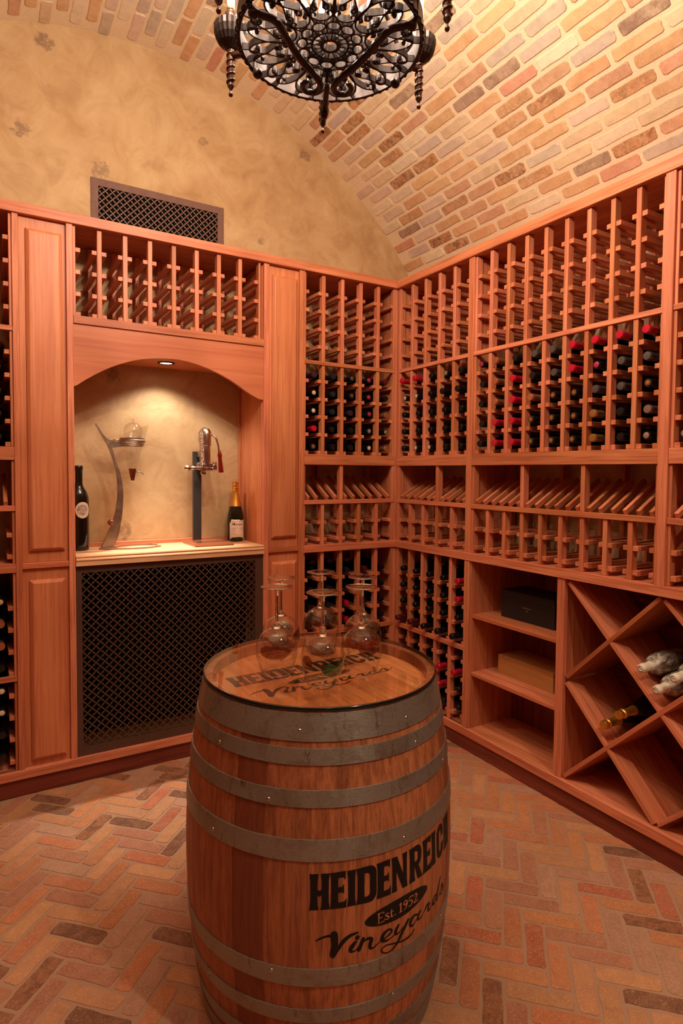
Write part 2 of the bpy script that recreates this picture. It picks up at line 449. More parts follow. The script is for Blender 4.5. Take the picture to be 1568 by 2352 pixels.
def cleat_mesh():
    return None
def rack(wall, x0, x1, n, z0, z1, cleats, label, divs=None, diag=False, edges=(True, True)):
    t = thing('wine_rack', label, 'wine rack', (0, 0, 0), RZ[wall], 'slatted wine rack inserts')
    p = (x1-x0)/n; hw = .0103
    for k in range(n+1):
        if divs is not None and k not in divs and 0 < k < n: continue
        x = x0+k*p
        a, b = x-hw, x+hw
        if k == 0: a, b = x0, x0+.012
        if k == n: a, b = x1-.012, x1
        if (k == 0 and not edges[0]) or (k == n and not edges[1]): continue
        box('upright', (a, .004, z0), (b, .040, z1), W, t)
        box('upright', (a, .272, z0), (b, .305, z1), W, t)
    if diag:
        for k in range(n):
            for sx in (-1, 1):
                x = x0+(k+.5)*p+sx*.026
                L = .24; th = math.radians(30)
                key = ('diag',)
                if key not in MC:
                    bm = bmesh.new(); bm_box(bm, (-.008, -L/2, -.011), (.008, L/2, .011), .001); MC[key] = finish(bm, 'cleat', W('Y'))
                link('cleat', MC[key], t, (x, .012+L/2*math.cos(th), z0+.008+L/2*math.sin(th)), (th, 0, 0))
    for z in cleats:
        for k in range(n):
            for sd in (0, 1):
                if sd == 0:
                    a = x0+k*p+hw if k else x0+.012
                    b = a+.021
                else:
                    b = x0+(k+1)*p-hw if k < n-1 else x1-.012
                    a = b-.021
                box('cleat', (a, .010, z-.019), (b, .306, z), W, t, .001)
    return t

def frame_part(t, name, a, b, mat=None): return box(name, a, b, mat or W, t)
RL = {'AL': 'wine rack of the back wall left of the panelled pilaster',
      }
# bays: wall, x0, x1, cols
bays = {'AL': ('A', -2.62, -2.0087, 5), 'AR': ('A', -.6192, -.012, 5), 'B1': ('B', .012, .6131, 5), 'B2': ('B', .651, 1.631, 9), 'B3': ('B', 1.669, 2.105, 4)}
where = {'AL': 'at the far left of the back wall', 'AR': 'on the back wall beside the corner', 'B1': 'on the right wall beside the corner',
         'B2': 'in the wide bay of the right wall', 'B3': 'at the right edge beyond the thick post'}
for key, (wall, x0, x1, n) in bays.items():
    wh = where[key]
    cab = thing('rack_cabinet', 'redwood rack cabinet frame of posts and rails '+wh, 'cabinet', (0, 0, 0), RZ[wall], 'rack cabinet frames')
    # rails
    frame_part(cab, 'rail', (x0, -.002, R1B), (x1, .018, R1T)); frame_part(cab, 'shelf_board', (x0, .018, R1B+.002), (x1, .03, R1T-.001))
    frame_part(cab, 'apron_rail', (x0, -.004, SB), (x1, .017, ST)); 
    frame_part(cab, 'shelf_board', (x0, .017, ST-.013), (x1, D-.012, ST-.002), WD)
    frame_part(cab, 'rail', (x0, -.003, DB), (x1, .017, DT))
    zlow = LT if key in ('B2', 'B3') else BT
    frame_part(cab, 'side_panel', (x0-.012 if key != 'B1' else x0-.010, .02, zlow), (x0, D-.005, CB-.002), W)
    frame_part(cab, 'side_panel', (x1, .02, zlow), (x1+.012, D-.005, CB-.002), W)
    if key in ('AL', 'AR', 'B1'):
        frame_part(cab, 'rail', (x0, -.003, LRB), (x1, .017, LRT))
        frame_part(cab, 'bottom_board', (x0, .0, BT-.012), (x1, D-.005, BT), W)
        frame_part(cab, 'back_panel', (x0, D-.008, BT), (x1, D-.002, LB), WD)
    if key == 'AL': frame_part(cab, 'post', (x1, -.006, BT), (x1+.0242, .019, CB))
    if key == 'AR':
        frame_part(cab, 'corner_post', (-.012, -.0, BT), (.0115, .0115, CB))
        frame_part(cab, 'corner_post', (-.030, 0, BT), (-.012, .02, CB))
    if key == 'B1':
        frame_part(cab, 'corner_post', (.0122, -0.0, BT), (.030, .02, CB))
        frame_part(cab, 'post', (x1, -.006, BT), (x1+.0379, .019, CB))
    if key == 'B2': frame_part(cab, 'post', (x1, -.008, LT), (x1+.038, .019, CB))
    if key == 'B3': frame_part(cab, 'post', (x1, -.008, LT), (x1+.03, .019, CB))
    rack(wall, x0, x1, n, R1T, CB-.001, UP, 'empty slatted rack under the cornice '+wh)
    rack(wall, x0, x1, n, ST, R1B, MID, 'middle slatted rack holding bottles '+wh)
    rack(wall, x0, x1, n, DT, SB, [], 'display rack of slanting rails '+wh, divs={'AL': (3,), 'AR': (2,), 'B1': (3,), 'B2': (3, 6), 'B3': (2,)}[key], diag=True)
    rack(wall, x0, x1, n, LT, DB, HALF, 'empty two-row slatted rack above the ledge '+wh)
    if key in ('AL', 'AR', 'B1'):
        rack(wall, x0, x1, n, LRT, LB, LOW, 'slatted rack of bottles just below the ledge '+wh)
        rack(wall, x0, x1, n, BT, LRB, BOT, 'lowest slatted rack near the floor '+wh)

def frame_poly(name, poly, z0, z1, mat, parent):
    bm = bmesh.new(); A = [bm.verts.new((x, y, z0)) for x, y in poly]; B = [bm.verts.new((x, y, z1)) for x, y in poly]
    bm.faces.new(A[::-1]); bm.faces.new(B); n = len(poly)
    for i in range(n): bm.faces.new((A[i], A[(i+1) % n], B[(i+1) % n], B[i]))
    bmesh.ops.bevel(bm, geom=bm.edges[:], offset=.0015, segments=1, affect='EDGES')
    return link(name, finish(bm, name, mat), parent)
# cornice boards (mitred in the corner)
c = thing('cornice', 'long redwood cornice board capping the racks of the back wall', 'cornice')
frame_poly('fascia', [(-2.66, -.016), (-.016, -.016), (.02, .02), (-2.66, .02)], CB, CT, W('X'), c)
box('top_board', (-2.66, .02, CB+.004), (.30, D, CB+.018), W, c)
c = thing('cornice', 'long redwood cornice board capping the racks of the right wall', 'cornice')
frame_poly('fascia', [(-.016, -.016), (.02, .02), (.02, -2.14), (-.016, -2.14)], CB, CT, W('Y'), c)
box('top_board', (.02, -2.14, CB+.004), (D, -.0, CB+.018), W, c)
# ledge
c = thing('ledge', 'projecting redwood ledge board turning the corner between both walls', 'ledge')
frame_poly('ledge_board', [(-.6192, -.010), (-.010, -.010), (.28, .28), (-.6192, .28)], LB, LT, W('X'), c)
frame_poly('ledge_board', [(-.010, -.010), (.28, .28), (.28, -2.14), (-.010, -2.14)], LB, LT, W('Y'), c)
c = thing('ledge', 'short redwood ledge board at the left edge, left of the tall pilaster', 'ledge')
box('ledge_board', (-2.62, -.004, LB), (-2.0087, .28, LT), W, c)
# base plinths
for nm, wl, pr, pt in (('back', 'A', [(-2.66, -.012), (-.012, -.012), (.02, .02), (-2.66, .02)], [(-2.66, -.002), (-.002, -.002), (.02, .02), (-2.66, .02)]),
                       ('right', 'B', [(-.012, -.012), (.02, .02), (.02, -2.14), (-.012, -2.14)], [(-.002, -.002), (.02, .02), (.02, -2.14), (-.002, -2.14)])):
    c = thing('plinth', 'redwood base rail and toe board along the floor of the '+nm+' wall', 'plinth')
    ax = 'X' if wl == 'A' else 'Y'
    frame_poly('base_rail', pr, .078, BT, W(ax), c); frame_poly('toe_board', pt, 0.0, .078, WD(ax), c)

# ---- pilasters
def raised_panel(t, x0, x1, z0, z1):
    bm = bmesh.new(); y0, y1 = .014, -.0075; b = .015
    o = [(x0, z0), (x1, z0), (x1, z1), (x0, z1)]; i_ = [(x0+b, z0+b), (x1-b, z0+b), (x1-b, z1-b), (x0+b, z1-b)]
    j_ = [(x0+b*.75, z0+b*.75), (x1-b*.75, z0+b*.75), (x1-b*.75, z1-b*.75), (x0+b*.75, z1-b*.75)]
    R = [[bm.verts.new((x, y, z)) for x, z in P] for P, y in ((o, y0), (o, y0-.009), (j_, y1+.0015), (i_, y1))]
    for A, B in zip(R, R[1:]):
        for k in range(4): bm.faces.new((A[k], A[(k+1) % 4], B[(k+1) % 4], B[k]))
    bm.faces.new(R[-1])
    o_ = link('raised_panel', finish(bm, 'raised_panel', WP('Z')), t); return o_
def pilaster(x0, x1, f0, f1, p0, p1, label):
    t = thing('panelled_pilaster', label, 'pilaster')
    for z0, z1 in ((BT, 1.0), (1.0248, CB)): 
        box('field_board', (f0, .012, z0), (f1, .022, z1), WP, t)
    if f0 > x0+.003: box('stile', (x0, -.004, BT), (f0, .02, CB), W, t)
    box('stile', (f1, -.006, BT), (x1, .02, CB), W, t)
    box('rail', (f0, -.002, 1.0), (f1, .014, 1.0248), W, t)
    raised_panel(t, p0, p1, 1.0744, 2.463); raised_panel(t, p0, p1, .145, .948)
    return t
pilaster(-1.9845, -1.772, -1.984, -1.7985, -1.957, -1.814, 'tall panelled redwood pilaster left of the lit niche')
pilaster(-.8577, -.6192, -.8282, -.6506, -.808, -.660, 'tall panelled redwood pilaster right of the lit niche')

# ---- niche
t = thing('niche_cabinet', 'redwood niche surround with arched valance around the lit plaster alcove', 'niche')
arch = [(-1.783, 1.806), (-1.761, 1.809), (-1.709, 1.847), (-1.633, 1.894), (-1.555, 1.930), (-1.474, 1.955), (-1.392, 1.967), (-1.307, 1.970),
        (-1.219, 1.958), (-1.129, 1.932), (-1.036, 1.892), (-.940, 1.836), (-.885, 1.809), (-.8585, 1.806)]
ap = [arch[0]]+[(v.x, v.y) for v in catmull([(a, b, 0) for a, b in arch[1:-1]], 5)]+[arch[-1]]
ap = [(-1.7715, 1.806)]+[q for q in ap if -1.770 < q[0] < -.860]+[(-.8585, 1.806)]
bm = bmesh.new(); prism(bm, ap+[(-.8585, 2.0825), (-1.7715, 2.0825)], .0, .02)
bmesh.ops.triangulate(bm, faces=[f for f in bm.faces if len(f.verts) > 4])
link('arched_valance', finish(bm, 'arched_valance', wood('maple_valance', 'X', (204, 122, 82), (194, 110, 72), (176, 92, 60), 30, .42, .03, 1.5)), t)
box('rack_shelf', (-1.7715, -.008, 2.0825), (-.8585, D, 2.118), W, t)
box('soffit', (-1.7715, .02, 1.974), (-.8585, D+.004, 1.986), W, t)
box('side_panel', (-.8615, .02, 1.045), (-.8500, D, CB-.002), WP, t)
box('side_panel', (-1.7830, .02, 1.045), (-1.7718, D, CB-.002), WP, t)
box('back_trim', (-.8760, D-.012, 1.066), (-.8616, D+.003, 1.97), W, t)
box('back_trim', (-1.7715, D-.010, 1.0455), (-.8617, D+.003, 1.066), W, t)
rack('A', -1.7715, -.8735, 8, 2.118, CB-.001, UP[:3]+[2.137], 'empty slatted rack above the arched valance of the niche')
# counter with moulded nosing
t = thing('countertop', 'pale fir countertop with moulded edge inside the lit niche', 'countertop')
prof = [(.31, 1.045), (-.006, 1.045), (-.012, 1.0435), (-.014, 1.039), (-.011, 1.034), (-.018, 1.030), (-.020, 1.024), (-.016, 1.020), (-.016, .9985), (.31, .9985)]
bm = bmesh.new(); A = [bm.verts.new((-1.7712, y, z)) for y, z in prof]; B = [bm.verts.new((-.8588, y, z)) for y, z in prof]
bm.faces.new(A[::-1]); bm.faces.new(B)
for i in range(len(prof)): bm.faces.new((A[i], A[(i+1) % len(prof)], B[(i+1) % len(prof)], B[i]))
link('moulded_board', finish(bm, 'moulded_board', WC('X')), t)

# ---- recessed puck lamp in the niche
PK = (-1.325, .145)
t = thing('recessed_light', 'small round recessed lamp glowing in the niche soffit', 'lamp', (PK[0], PK[1], 1.974))
bm = bmesh.new(); lathe(bm, [(.042, .0), (.042, -.004), (.034, -.006), (.030, -.001), (.030, .0)], 40, cap=False)
link('trim_ring', finish(bm, 'trim_ring', metal_mat('dark_bronze', (60, 44, 36), .4), True, 40), t)
bm = bmesh.new(); bmesh.ops.create_circle(bm, cap_ends=True, radius=.0295, segments=32)
link('lens', finish(bm, 'lens', emit('puck_lens', (1, .85, .62), 14)), t, (0, 0, -.002))
sl = bpy.data.lights.new('puck_lamp', 'SPOT'); sl.energy = PUCK_W; sl.color = PUCK_COL; sl.spot_size = math.radians(128); sl.spot_blend = .55; sl.shadow_soft_size = .02
o = bpy.data.objects.new('puck_lamp', sl); COL.objects.link(o); o.parent = t; o.location = (0, 0, -.012)
sl = bpy.data.lights.new('puck_beam', 'SPOT'); sl.energy = BEAM_W; sl.color = PUCK_COL; sl.spot_size = math.radians(54); sl.spot_blend = .9; sl.shadow_soft_size = .012
o = bpy.data.objects.new('puck_beam', sl); COL.objects.link(o); o.parent = t; o.location = (0, 0, -.012); o.rotation_euler = (math.radians(-6), 0, 0)

# ------------------------------------------------------------------ pierced grilles
def grille_mesh(w_, h_, p, th, mat):
    """plate pierced with quatrefoil openings on a diagonal grid, local x 0..w, z 0..h; front at y=0"""
    bm = bmesh.new(); N = 16
    nxc = int(round(w_/p)); p1 = w_/nxc; nzc = int(round(h_/p)); p2 = h_/nzc
    def cell(cx, cz):
        o, i_ = [], []
        for k in range(N):
            a = 2*PI*k/N; cs, sn = math.cos(a), math.sin(a); d = .5/(abs(cs)+abs(sn))
            u = abs(((a % (PI/2))/(PI/2))-.5)*2     # 1 at vertices, 0 at edge middle
            kk = .80 if u > .9 else (.64 if u < .1 else (.86 if u > .4 and u < .6 else .80))
            o.append((cx+d*cs*p1, cz+d*sn*p2)); i_.append((cx+d*kk*cs*p1, cz+d*kk*sn*p2))
        cl = lambda q: (min(max(q[0], 0), w_), min(max(q[1], 0), h_))
        O_ = [bm.verts.new((*cl(q)[:1], 0, cl(q)[1])) for q in o]; I_ = [bm.verts.new((cl(q)[0], 0, cl(q)[1])) for q in i_]
        J_ = [bm.verts.new((cl(q)[0], th, cl(q)[1])) for q in i_]
        for k in range(N):
            for A_, B_ in ((O_, I_), (I_, J_)):
                q = (A_[k], A_[(k+1) % N], B_[(k+1) % N], B_[k])
                if len({tuple(round(x, 6) for x in v.co) for v in q}) >= 3: bm.faces.new(q)
    for i in range(nxc+1):
        for j in range(nzc+1): cell(i*p1, j*p2)
    for i in range(nxc):
        for j in range(nzc): cell((i+.5)*p1, (j+.5)*p2)
    bmesh.ops.dissolve_degenerate(bm, dist=1e-6, edges=bm.edges[:])
    return finish(bm, 'pierced_sheet', mat)
def grille(label, x0, x1, z0, z1, bx, bz, p, y, mat, back, depth, rivets=False):
    t = thing('metal_grille', label, 'grille', (x0, y, z0)); w_, h_ = x1-x0, z1-z0
    bl, br = bx; bb, bt_ = bz
    bm = bmesh.new(); y0, y1 = 0, .006
    for a, b in (((0, y0, 0), (bl, y1, h_)), ((w_-br, y0, 0), (w_, y1, h_)), ((bl, y0, 0), (w_-br, y1, bb)), ((bl, y0, h_-bt_), (w_-br, y1, h_))): bm_box(bm, a, b)
    link('frame', finish(bm, 'frame', mat), t)
    link('pierced_sheet', grille_mesh(w_-bl-br, h_-bb-bt_, p, .0025, mat), t, (bl, .002, bb))
    bm = bmesh.new(); bm_box(bm, (.004, depth-.004, .004), (w_-.004, depth, h_-.004)); link('void_sheet', finish(bm, 'void_sheet', back), t)  # near-black sheet paints in the unlit space behind the openings
    return t
brz = metal_mat('brown_paint_metal', (112, 74, 58), .55, 60, .02, metal=.0)
brz2 = metal_mat('dark_brown_paint_metal', (84, 56, 42), .5, 60, .02, metal=.0)
blk = plain('painted_void', (8, 7, 6), .9, spec=.05)
# the vent is set into the wall above the cornice
t = grille('brown pierced metal vent grille on the plaster above the cornice', -1.6465, -.9623, 2.60, 2.879, (.034, .036), (.034, .036), .0345, YB-.009, brz, blk, .0085)
t = grille('large dark pierced metal grille under the niche countertop', -1.7715, -.8580, BT+.001, .998, (.026, .044), (.042, .034), .0376, .002, brz2, blk, .24)

# ------------------------------------------------------------------ lower cubbies and diamond bins (right wall)
t = thing('cubby_cabinet', 'open redwood cubby unit with two shelves below the ledge', 'cabinet', (0, 0, 0), RZ['B'])
S0, S1, S2, S3 = .651, 1.195, 1.234, 2.105
box('side_panel', (S0, .004, BT), (S0+.007, D, LB), W, t)
box('stile', (S1, -.004, BT), (S2, .02, LB), W, t)
box('side_panel', (S1+.012, .02, BT), (S2-.008, D, LB), W, t)
for z in (.7117, .4127): box('shelf', (S0+.007, .012, z-.019), (S1+.012, D-.01, z), W, t)
box('bottom_board', (S0, .0, BT-.014), (S1+.012, D, BT+.001), W, t)
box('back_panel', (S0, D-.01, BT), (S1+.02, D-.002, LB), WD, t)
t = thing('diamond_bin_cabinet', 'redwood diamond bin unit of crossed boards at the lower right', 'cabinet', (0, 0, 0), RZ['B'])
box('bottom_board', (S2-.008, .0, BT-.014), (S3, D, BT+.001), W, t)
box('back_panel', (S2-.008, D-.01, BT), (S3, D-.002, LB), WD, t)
box('side_panel', (S3, .0, BT), (S3+.02, D, LB), W, t)
za, zm, zb = .984, .5515, .1195; sa, sm_, sb = S2, 1.654, 2.090
def slantboard(p0, p1, y0=.004):
    dx, dz = p1[0]-p0[0], p1[1]-p0[1]; L = math.hypot(dx, dz); a = math.atan2(dz, dx)
    bm = bmesh.new(); bm_box(bm, (-L/2, -(D-.012-y0)/2, -.0085), (L/2, (D-.012-y0)/2, .0085), .001)
    link('crossing_board', finish(bm, 'crossing_board', W('X')), t, ((p0[0]+p1[0])/2, (D-.012+y0)/2, (p0[1]+p1[1])/2), (0, -a, 0))
e = .012
slantboard((sa+e, za-e), (sb, zb+.0), .006); slantboard((sa+e, zb+e), (sb, za), .004)
slantboard((sa+e, zm+e), (sm_-e*.3, za-.006), .005); slantboard((sa+e, zm-e), (sm_-.004, zb+.006), .005)
slantboard((sm_+e, zb+e), (sb-e, zm-e), .006); slantboard((sm_+e, za-e), (sb-e, zm+e), .006)

# boxes on the shelves
t = thing('gift_box', 'black presentation box with tiny gold script on the top cubby shelf', 'box', (.118, -.920, .7118), -PI/2)
bm = bmesh.new(); bm_box(bm, (-.166, 0, 0), (.166, .17, .104), .0015); link('box_body', finish(bm, 'box_body', plain('black_card', (26, 24, 22), .55)), t)
bm = bmesh.new(); bm_box(bm, (-.168, -.002, .104), (.168, .172, .138), .0015); link('lid', finish(bm, 'lid', plain('black_card', (26, 24, 22), .55)), t)
t2 = thing('wooden_case', 'tan wooden wine case on the middle cubby shelf', 'case', (.130, -.902, .4128), -PI/2)
bm = bmesh.new(); bm_box(bm, (-.174, 0, 0), (.174, .165, .088), .001); link('case_body', finish(bm, 'case_body', wood('pale_pine', 'X', (196, 140, 78), (182, 124, 66), (168, 110, 56), 18, .5, .02)), t2)
bm = bmesh.new(); bm_box(bm, (-.174, 0, .0885), (.174, .165, .0945), .001); link('lid', finish(bm, 'lid', wood('pale_pine', 'X')), t2)

# ------------------------------------------------------------------ lettering helpers
def tri_fill(polys, holes, grid, mp, name, mat, parent, bounds=None):
    """fill the union of polygons minus holes; extra grid points let it follow a curved surface"""
    V, E = [], []
    for P in polys+holes:
        b = len(V); V += [Vector(p) for p in P]; E += [(b+i, b+(i+1) % len(P)) for i in range(len(P))]
    xs = [v.x for v in V]; ys = [v.y for v in V]
    x = min(xs)
    while x < max(xs):
        y = min(ys)
        while y < max(ys): V.append(Vector((x+.013, y+.017))); y += grid
        x += grid
    vo, eo, fo, *_ = delaunay_2d_cdt(V, E, [], 0, 1e-5)
    def inside(P, q):
        c_ = False; n = len(P); j = n-1
        for i in range(n):
            if (P[i][1] > q[1]) != (P[j][1] > q[1]) and q[0] < (P[j][0]-P[i][0])*(q[1]-P[i][1])/(P[j][1]-P[i][1])+P[i][0]: c_ = not c_
            j = i
        return c_
    BB = [(min(p[0] for p in P), max(p[0] for p in P), min(p[1] for p in P), max(p[1] for p in P)) for P in polys]
    bm = bmesh.new(); vv = {}
    for f in fo:
        q = sum((vo[i] for i in f), Vector((0, 0)))/len(f)
        if any(b[0] <= q.x <= b[1] and b[2] <= q.y <= b[3] and inside(P, q) for P, b in zip(polys, BB)) and not any(inside(H, q) for H in holes):
            for i in f:
                if i not in vv: vv[i] = bm.verts.new(mp(vo[i].x, vo[i].y))
            try: bm.faces.new([vv[i] for i in f])
            except ValueError: pass
    me = bpy.data.meshes.new(name); bm.to_mesh(me); bm.free(); me.materials.append(mat)
    return link(name, me, parent)
def strokes_to_quads(pts, n=6):
    P = catmull([(a, b, c_) for a, b, c_ in pts], n); out = []; L, R = [], []
    for i, p in enumerate(P):
        a = P[max(i-1, 0)]; b = P[min(i+1, len(P)-1)]; d = Vector((b.x-a.x, b.y-a.y)); d.normalize() if d.length > 0 else None
        nn = Vector((-d.y, d.x)); wdt = max(p.z*1.12, .6)/2; L.append((p.x+nn.x*wdt, p.y+nn.y*wdt)); R.append((p.x-nn.x*wdt, p.y-nn.y*wdt))
    for i in range(len(P)-1): out.append([L[i], L[i+1], R[i+1], R[i]])
    for q in (P[0], P[-1]):
        r_ = max(q.z, .6)/2; out.append([(q.x+r_*math.cos(k*PI/5), q.y+r_*math.sin(k*PI/5)) for k in range(10)])
    return out
# block capitals, 82 high
def stem(x, w_=16, h=82, f=2.6, y0=0):
    a, b = x-w_/2, x+w_/2
    return [(a-f, y0), (a-.2, y0+h*.2), (a, y0+h*.5), (a-.2, y0+h*.8), (a-f, y0+h), (b+f, y0+h), (b+.2, y0+h*.8), (b, y0+h*.5), (b+.2, y0+h*.2), (b+f, y0)]
def letterE(x):
    return [stem(x+9.5, 16), [(x+8, 82), (x+35, 83), (x+34, 62), (x+30, 69), (x+8, 70.5)], [(x+12, 35), (x+26, 36), (x+31, 31), (x+31, 54), (x+26, 48), (x+12, 48)],
            [(x+8, 0), (x+36, -1), (x+37, 21), (x+31, 13.5), (x+8, 12.5)]], []
def arcpts(cx, cy, rx, ry, a0, a1, n=12): return [(cx+rx*math.cos(math.radians(a0+(a1-a0)*k/n)), cy+ry*math.sin(math.radians(a0+(a1-a0)*k/n))) for k in range(n+1)]
HP, HH = [], []
def add(pq):
    p_, h_ = pq
    HP.extend(p_); HH.extend(h_)
add(([stem(10, 16), stem(35.5, 16), [(17, 35), (22.8, 30), (28, 35), (28, 48), (22.8, 43), (17, 48)]], []))          # H
add(letterE(47.5))                                                                                                      # E
add(([stem(96, 16)], []))                                                                                               # I
xd = 109
add(([[(xd-1.5, 0), (xd+1, 16), (xd+1.5, 41), (xd+1, 66), (xd-1.5, 82), (xd+24, 83)]+arcpts(xd+31, 64, 17, 19, 90, 0, 8)+arcpts(xd+31, 20, 17, 21, 0, -90, 8)+[(xd+20, -1)]],
     [[(xd+17.5, 14), (xd+17.5, 68), (xd+24, 68)]+arcpts(xd+24, 60, 7, 8, 90, 0, 5)+arcpts(xd+24, 22, 7, 8, 0, -90, 5)]))  # D
add(letterE(158.5))
xn = 197
add(([stem(xn+8, 11.5, 82, 2.2), stem(xn+39.5, 11.5, 82, 2.2), [(xn-.5, 82), (xn+16, 82), (xn+47, 0), (xn+32, 0)]], []))       # N
xr = 251
add(([stem(xr+9.5, 15), [(xr+4, 82), (xr+24, 83)]+arcpts(xr+28, 60, 15, 23, 80, 0, 7)+arcpts(xr+26, 53, 16, 20, 0, -85, 6)+[(xr+4, 34)],
      [(xr+16, 40), (xr+29, 40), (xr+46, 0), (xr+28, 0)]], [[(xr+17.5, 46), (xr+17.5, 70), (xr+22, 70)]+arcpts(xr+22, 62, 6.5, 8, 90, 0, 5)+arcpts(xr+22, 54, 6.5, 8, 0, -90, 5)]))  # R
add(letterE(299))
add(([stem(347.5, 15)], []))
xc = 362
add(([arcpts(xc+21, 60, 20, 23, 0, 180, 14)+arcpts(xc+21, 22, 20, 23, 180, 360, 14)+[(xc+41, 34), (xc+26.5, 31), (xc+26.5, 50), (xc+41, 50)]],
     [arcpts(xc+21, 58, 6, 10, 0, 180, 8)+arcpts(xc+21, 24, 6, 10, 180, 360, 8)]))                                         # C
add(([stem(417.5, 14), stem(441, 14), [(424, 35), (429, 30), (434, 35), (434, 48), (429, 43), (424, 48)]], []))           # H
shear = lambda P: [(x, y+1.5+x*.036) for x, y in P]
HP = [shear(P) for P in HP]; HH = [shear(P) for P in HH]
SCR = {'V1': [(14.8, -70.5, 2.0), (24.0, -65.2, 3.9), (37.9, -60.4, 4.4), (50.7, -59.8, 5.9), (58.8, -61.0, 4.9)],
'V2': [(56.0, -56.9, 16.1), (57.5, -69.8, 14.6), (58.0, -84.6, 13.7), (56.0, -96.9, 13.7), (54.3, -106.7, 13.6)],
'V3': [(57.4, -108.0, 4.4), (67.5, -90.6, 7.3), (77.9, -75.9, 8.8), (92.0, -65.5, 7.3), (104.1, -61.9, 5.3), (112.8, -60.3, 2.9)],
'i': [(108.1, -81.4, 4.9), (102.1, -87.5, 8.8), (95.1, -97.5, 8.8), (96.4, -103.7, 5.4), (106.2, -103.5, 2.9), (118.2, -92.3, 2.4)],
'n1': [(125.4, -77.8, 7.3), (120.7, -90.4, 8.3), (115.3, -104.2, 8.3)],
'n2': [(119.5, -92.7, 2.4), (129.3, -83.8, 3.9), (139.4, -81.4, 6.8), (146.0, -85.9, 8.3), (142.9, -96.2, 8.3), (143.2, -105.2, 6.8), (150.6, -108.2, 3.4), (166.3, -99.8, 2.2)],
'e': [(167.5, -97.6, 2.4), (182.5, -93.9, 3.4), (196.3, -87.6, 4.9), (199.6, -81.3, 4.4), (191.6, -76.5, 4.9), (179.7, -81.5, 7.8), (173.5, -92.0, 8.3), (178.5, -100.6, 6.3), (192.7, -101.7, 3.4), (209.9, -95.7, 2.2)],
'y1': [(219.6, -76.6, 5.9), (212.4, -85.2, 8.3), (211.4, -95.0, 6.8), (220.6, -96.4, 3.4), (234.3, -88.1, 2.9)],
'y2': [(250.0, -76.0, 6.3), (239.9, -89.4, 8.3), (227.9, -104.7, 8.3), (217.4, -120.8, 6.3), (204.4, -130.8, 3.9), (188.6, -133.8, 2.9), (175.6, -126.9, 2.9), (174.6, -118.0, 2.9), (187.6, -113.8, 2.9), (209.6, -118.2, 3.4), (234.8, -122.9, 3.9), (258.2, -121.7, 4.4), (273.5, -111.6, 2.4)],
'a1': [(284.4, -79.9, 3.4), (271.1, -75.8, 5.4), (259.7, -81.9, 8.3), (257.9, -94.0, 6.3), (267.1, -99.4, 3.9), (279.3, -90.4, 2.9)],
'a2': [(292.5, -75.0, 5.4), (284.7, -85.4, 6.8), (285.3, -93.5, 5.4), (299.2, -93.0, 2.4), (308.5, -86.7, 2.2)],
'r': [(308.3, -86.0, 2.9), (318.8, -76.1, 5.9), (330.4, -76.0, 4.9), (326.2, -84.5, 6.9), (327.8, -93.2, 5.4), (336, -93, 3.0), (347.5, -84.8, 2.0)],
'd1': [(371, -76, 2.9), (360, -73.0, 4.9), (350, -81.5, 6.9), (351, -91.6, 5.9), (361, -90, 3.4), (371, -78.3, 2.4)],
'd2': [(389.0, -38.5, 3.0), (381.2, -54.3, 6.4), (371.8, -74.0, 7.4), (367.9, -87.9, 6.4), (375, -91, 3.4), (386, -82.3, 2.0)],
's': [(386, -83, 2.0), (400.0, -66, 3.9), (407, -77.0, 7.4), (404.8, -88.5, 5.9), (394, -91, 3.0), (390, -86, 3.4)],
'tail': [(404, -88, 3), (418, -82, 2.4), (432, -70, 1.6)]}
ES = {'E': [[(163, -43, 1.6), (163, -21, 3.4)], [(160, -43.5, 1.4), (177, -43, 1.6), (178, -38, 1.4)], [(160, -21, 1.4), (175, -21, 1.6), (176, -26, 1.4)], [(163, -32, 1.5), (172, -32, 1.7)]],
      's': [[(190, -30, 1.6), (184, -28.5, 2), (181.5, -32, 3), (187, -36, 3.2), (190.5, -39.5, 3), (186, -42.5, 2), (181, -40.5, 1.5)]],
      't': [[(197, -23.5, 1.8), (197, -39, 3.4), (199.5, -42, 2.4), (203, -40.5, 1.4)], [(193.5, -29.5, 1.4), (203, -29.5, 1.5)]],
      '1': [[(219, -24, 1.4), (224, -21, 3)], [(224, -21, 3.6), (224, -42, 3.6)], [(219, -42.3, 1.4), (229, -42.3, 1.4)]],
      '9': [[(243, -24, 2.6), (238, -20.5, 1.8), (233.5, -26.5, 3.6), (238, -32, 1.8), (243, -27, 3.4), (243.5, -31, 3.6), (240, -39, 2.6), (234, -42.5, 1.4)]],
      '5': [[(262, -20, 3), (251, -20.8, 2.2), (250, -29, 1.5), (256, -28.5, 2.2), (260.5, -35, 3.6), (256, -41.5, 2.2), (249.5, -41, 2.4)]],
      '2': [[(266.5, -26, 2.2), (271, -20.5, 2.2), (276, -26, 3.6), (272, -34, 2.4), (266, -41, 1.8), (270, -41.5, 2.6), (278, -41, 2.8), (279.5, -37.5, 1.2)]]}
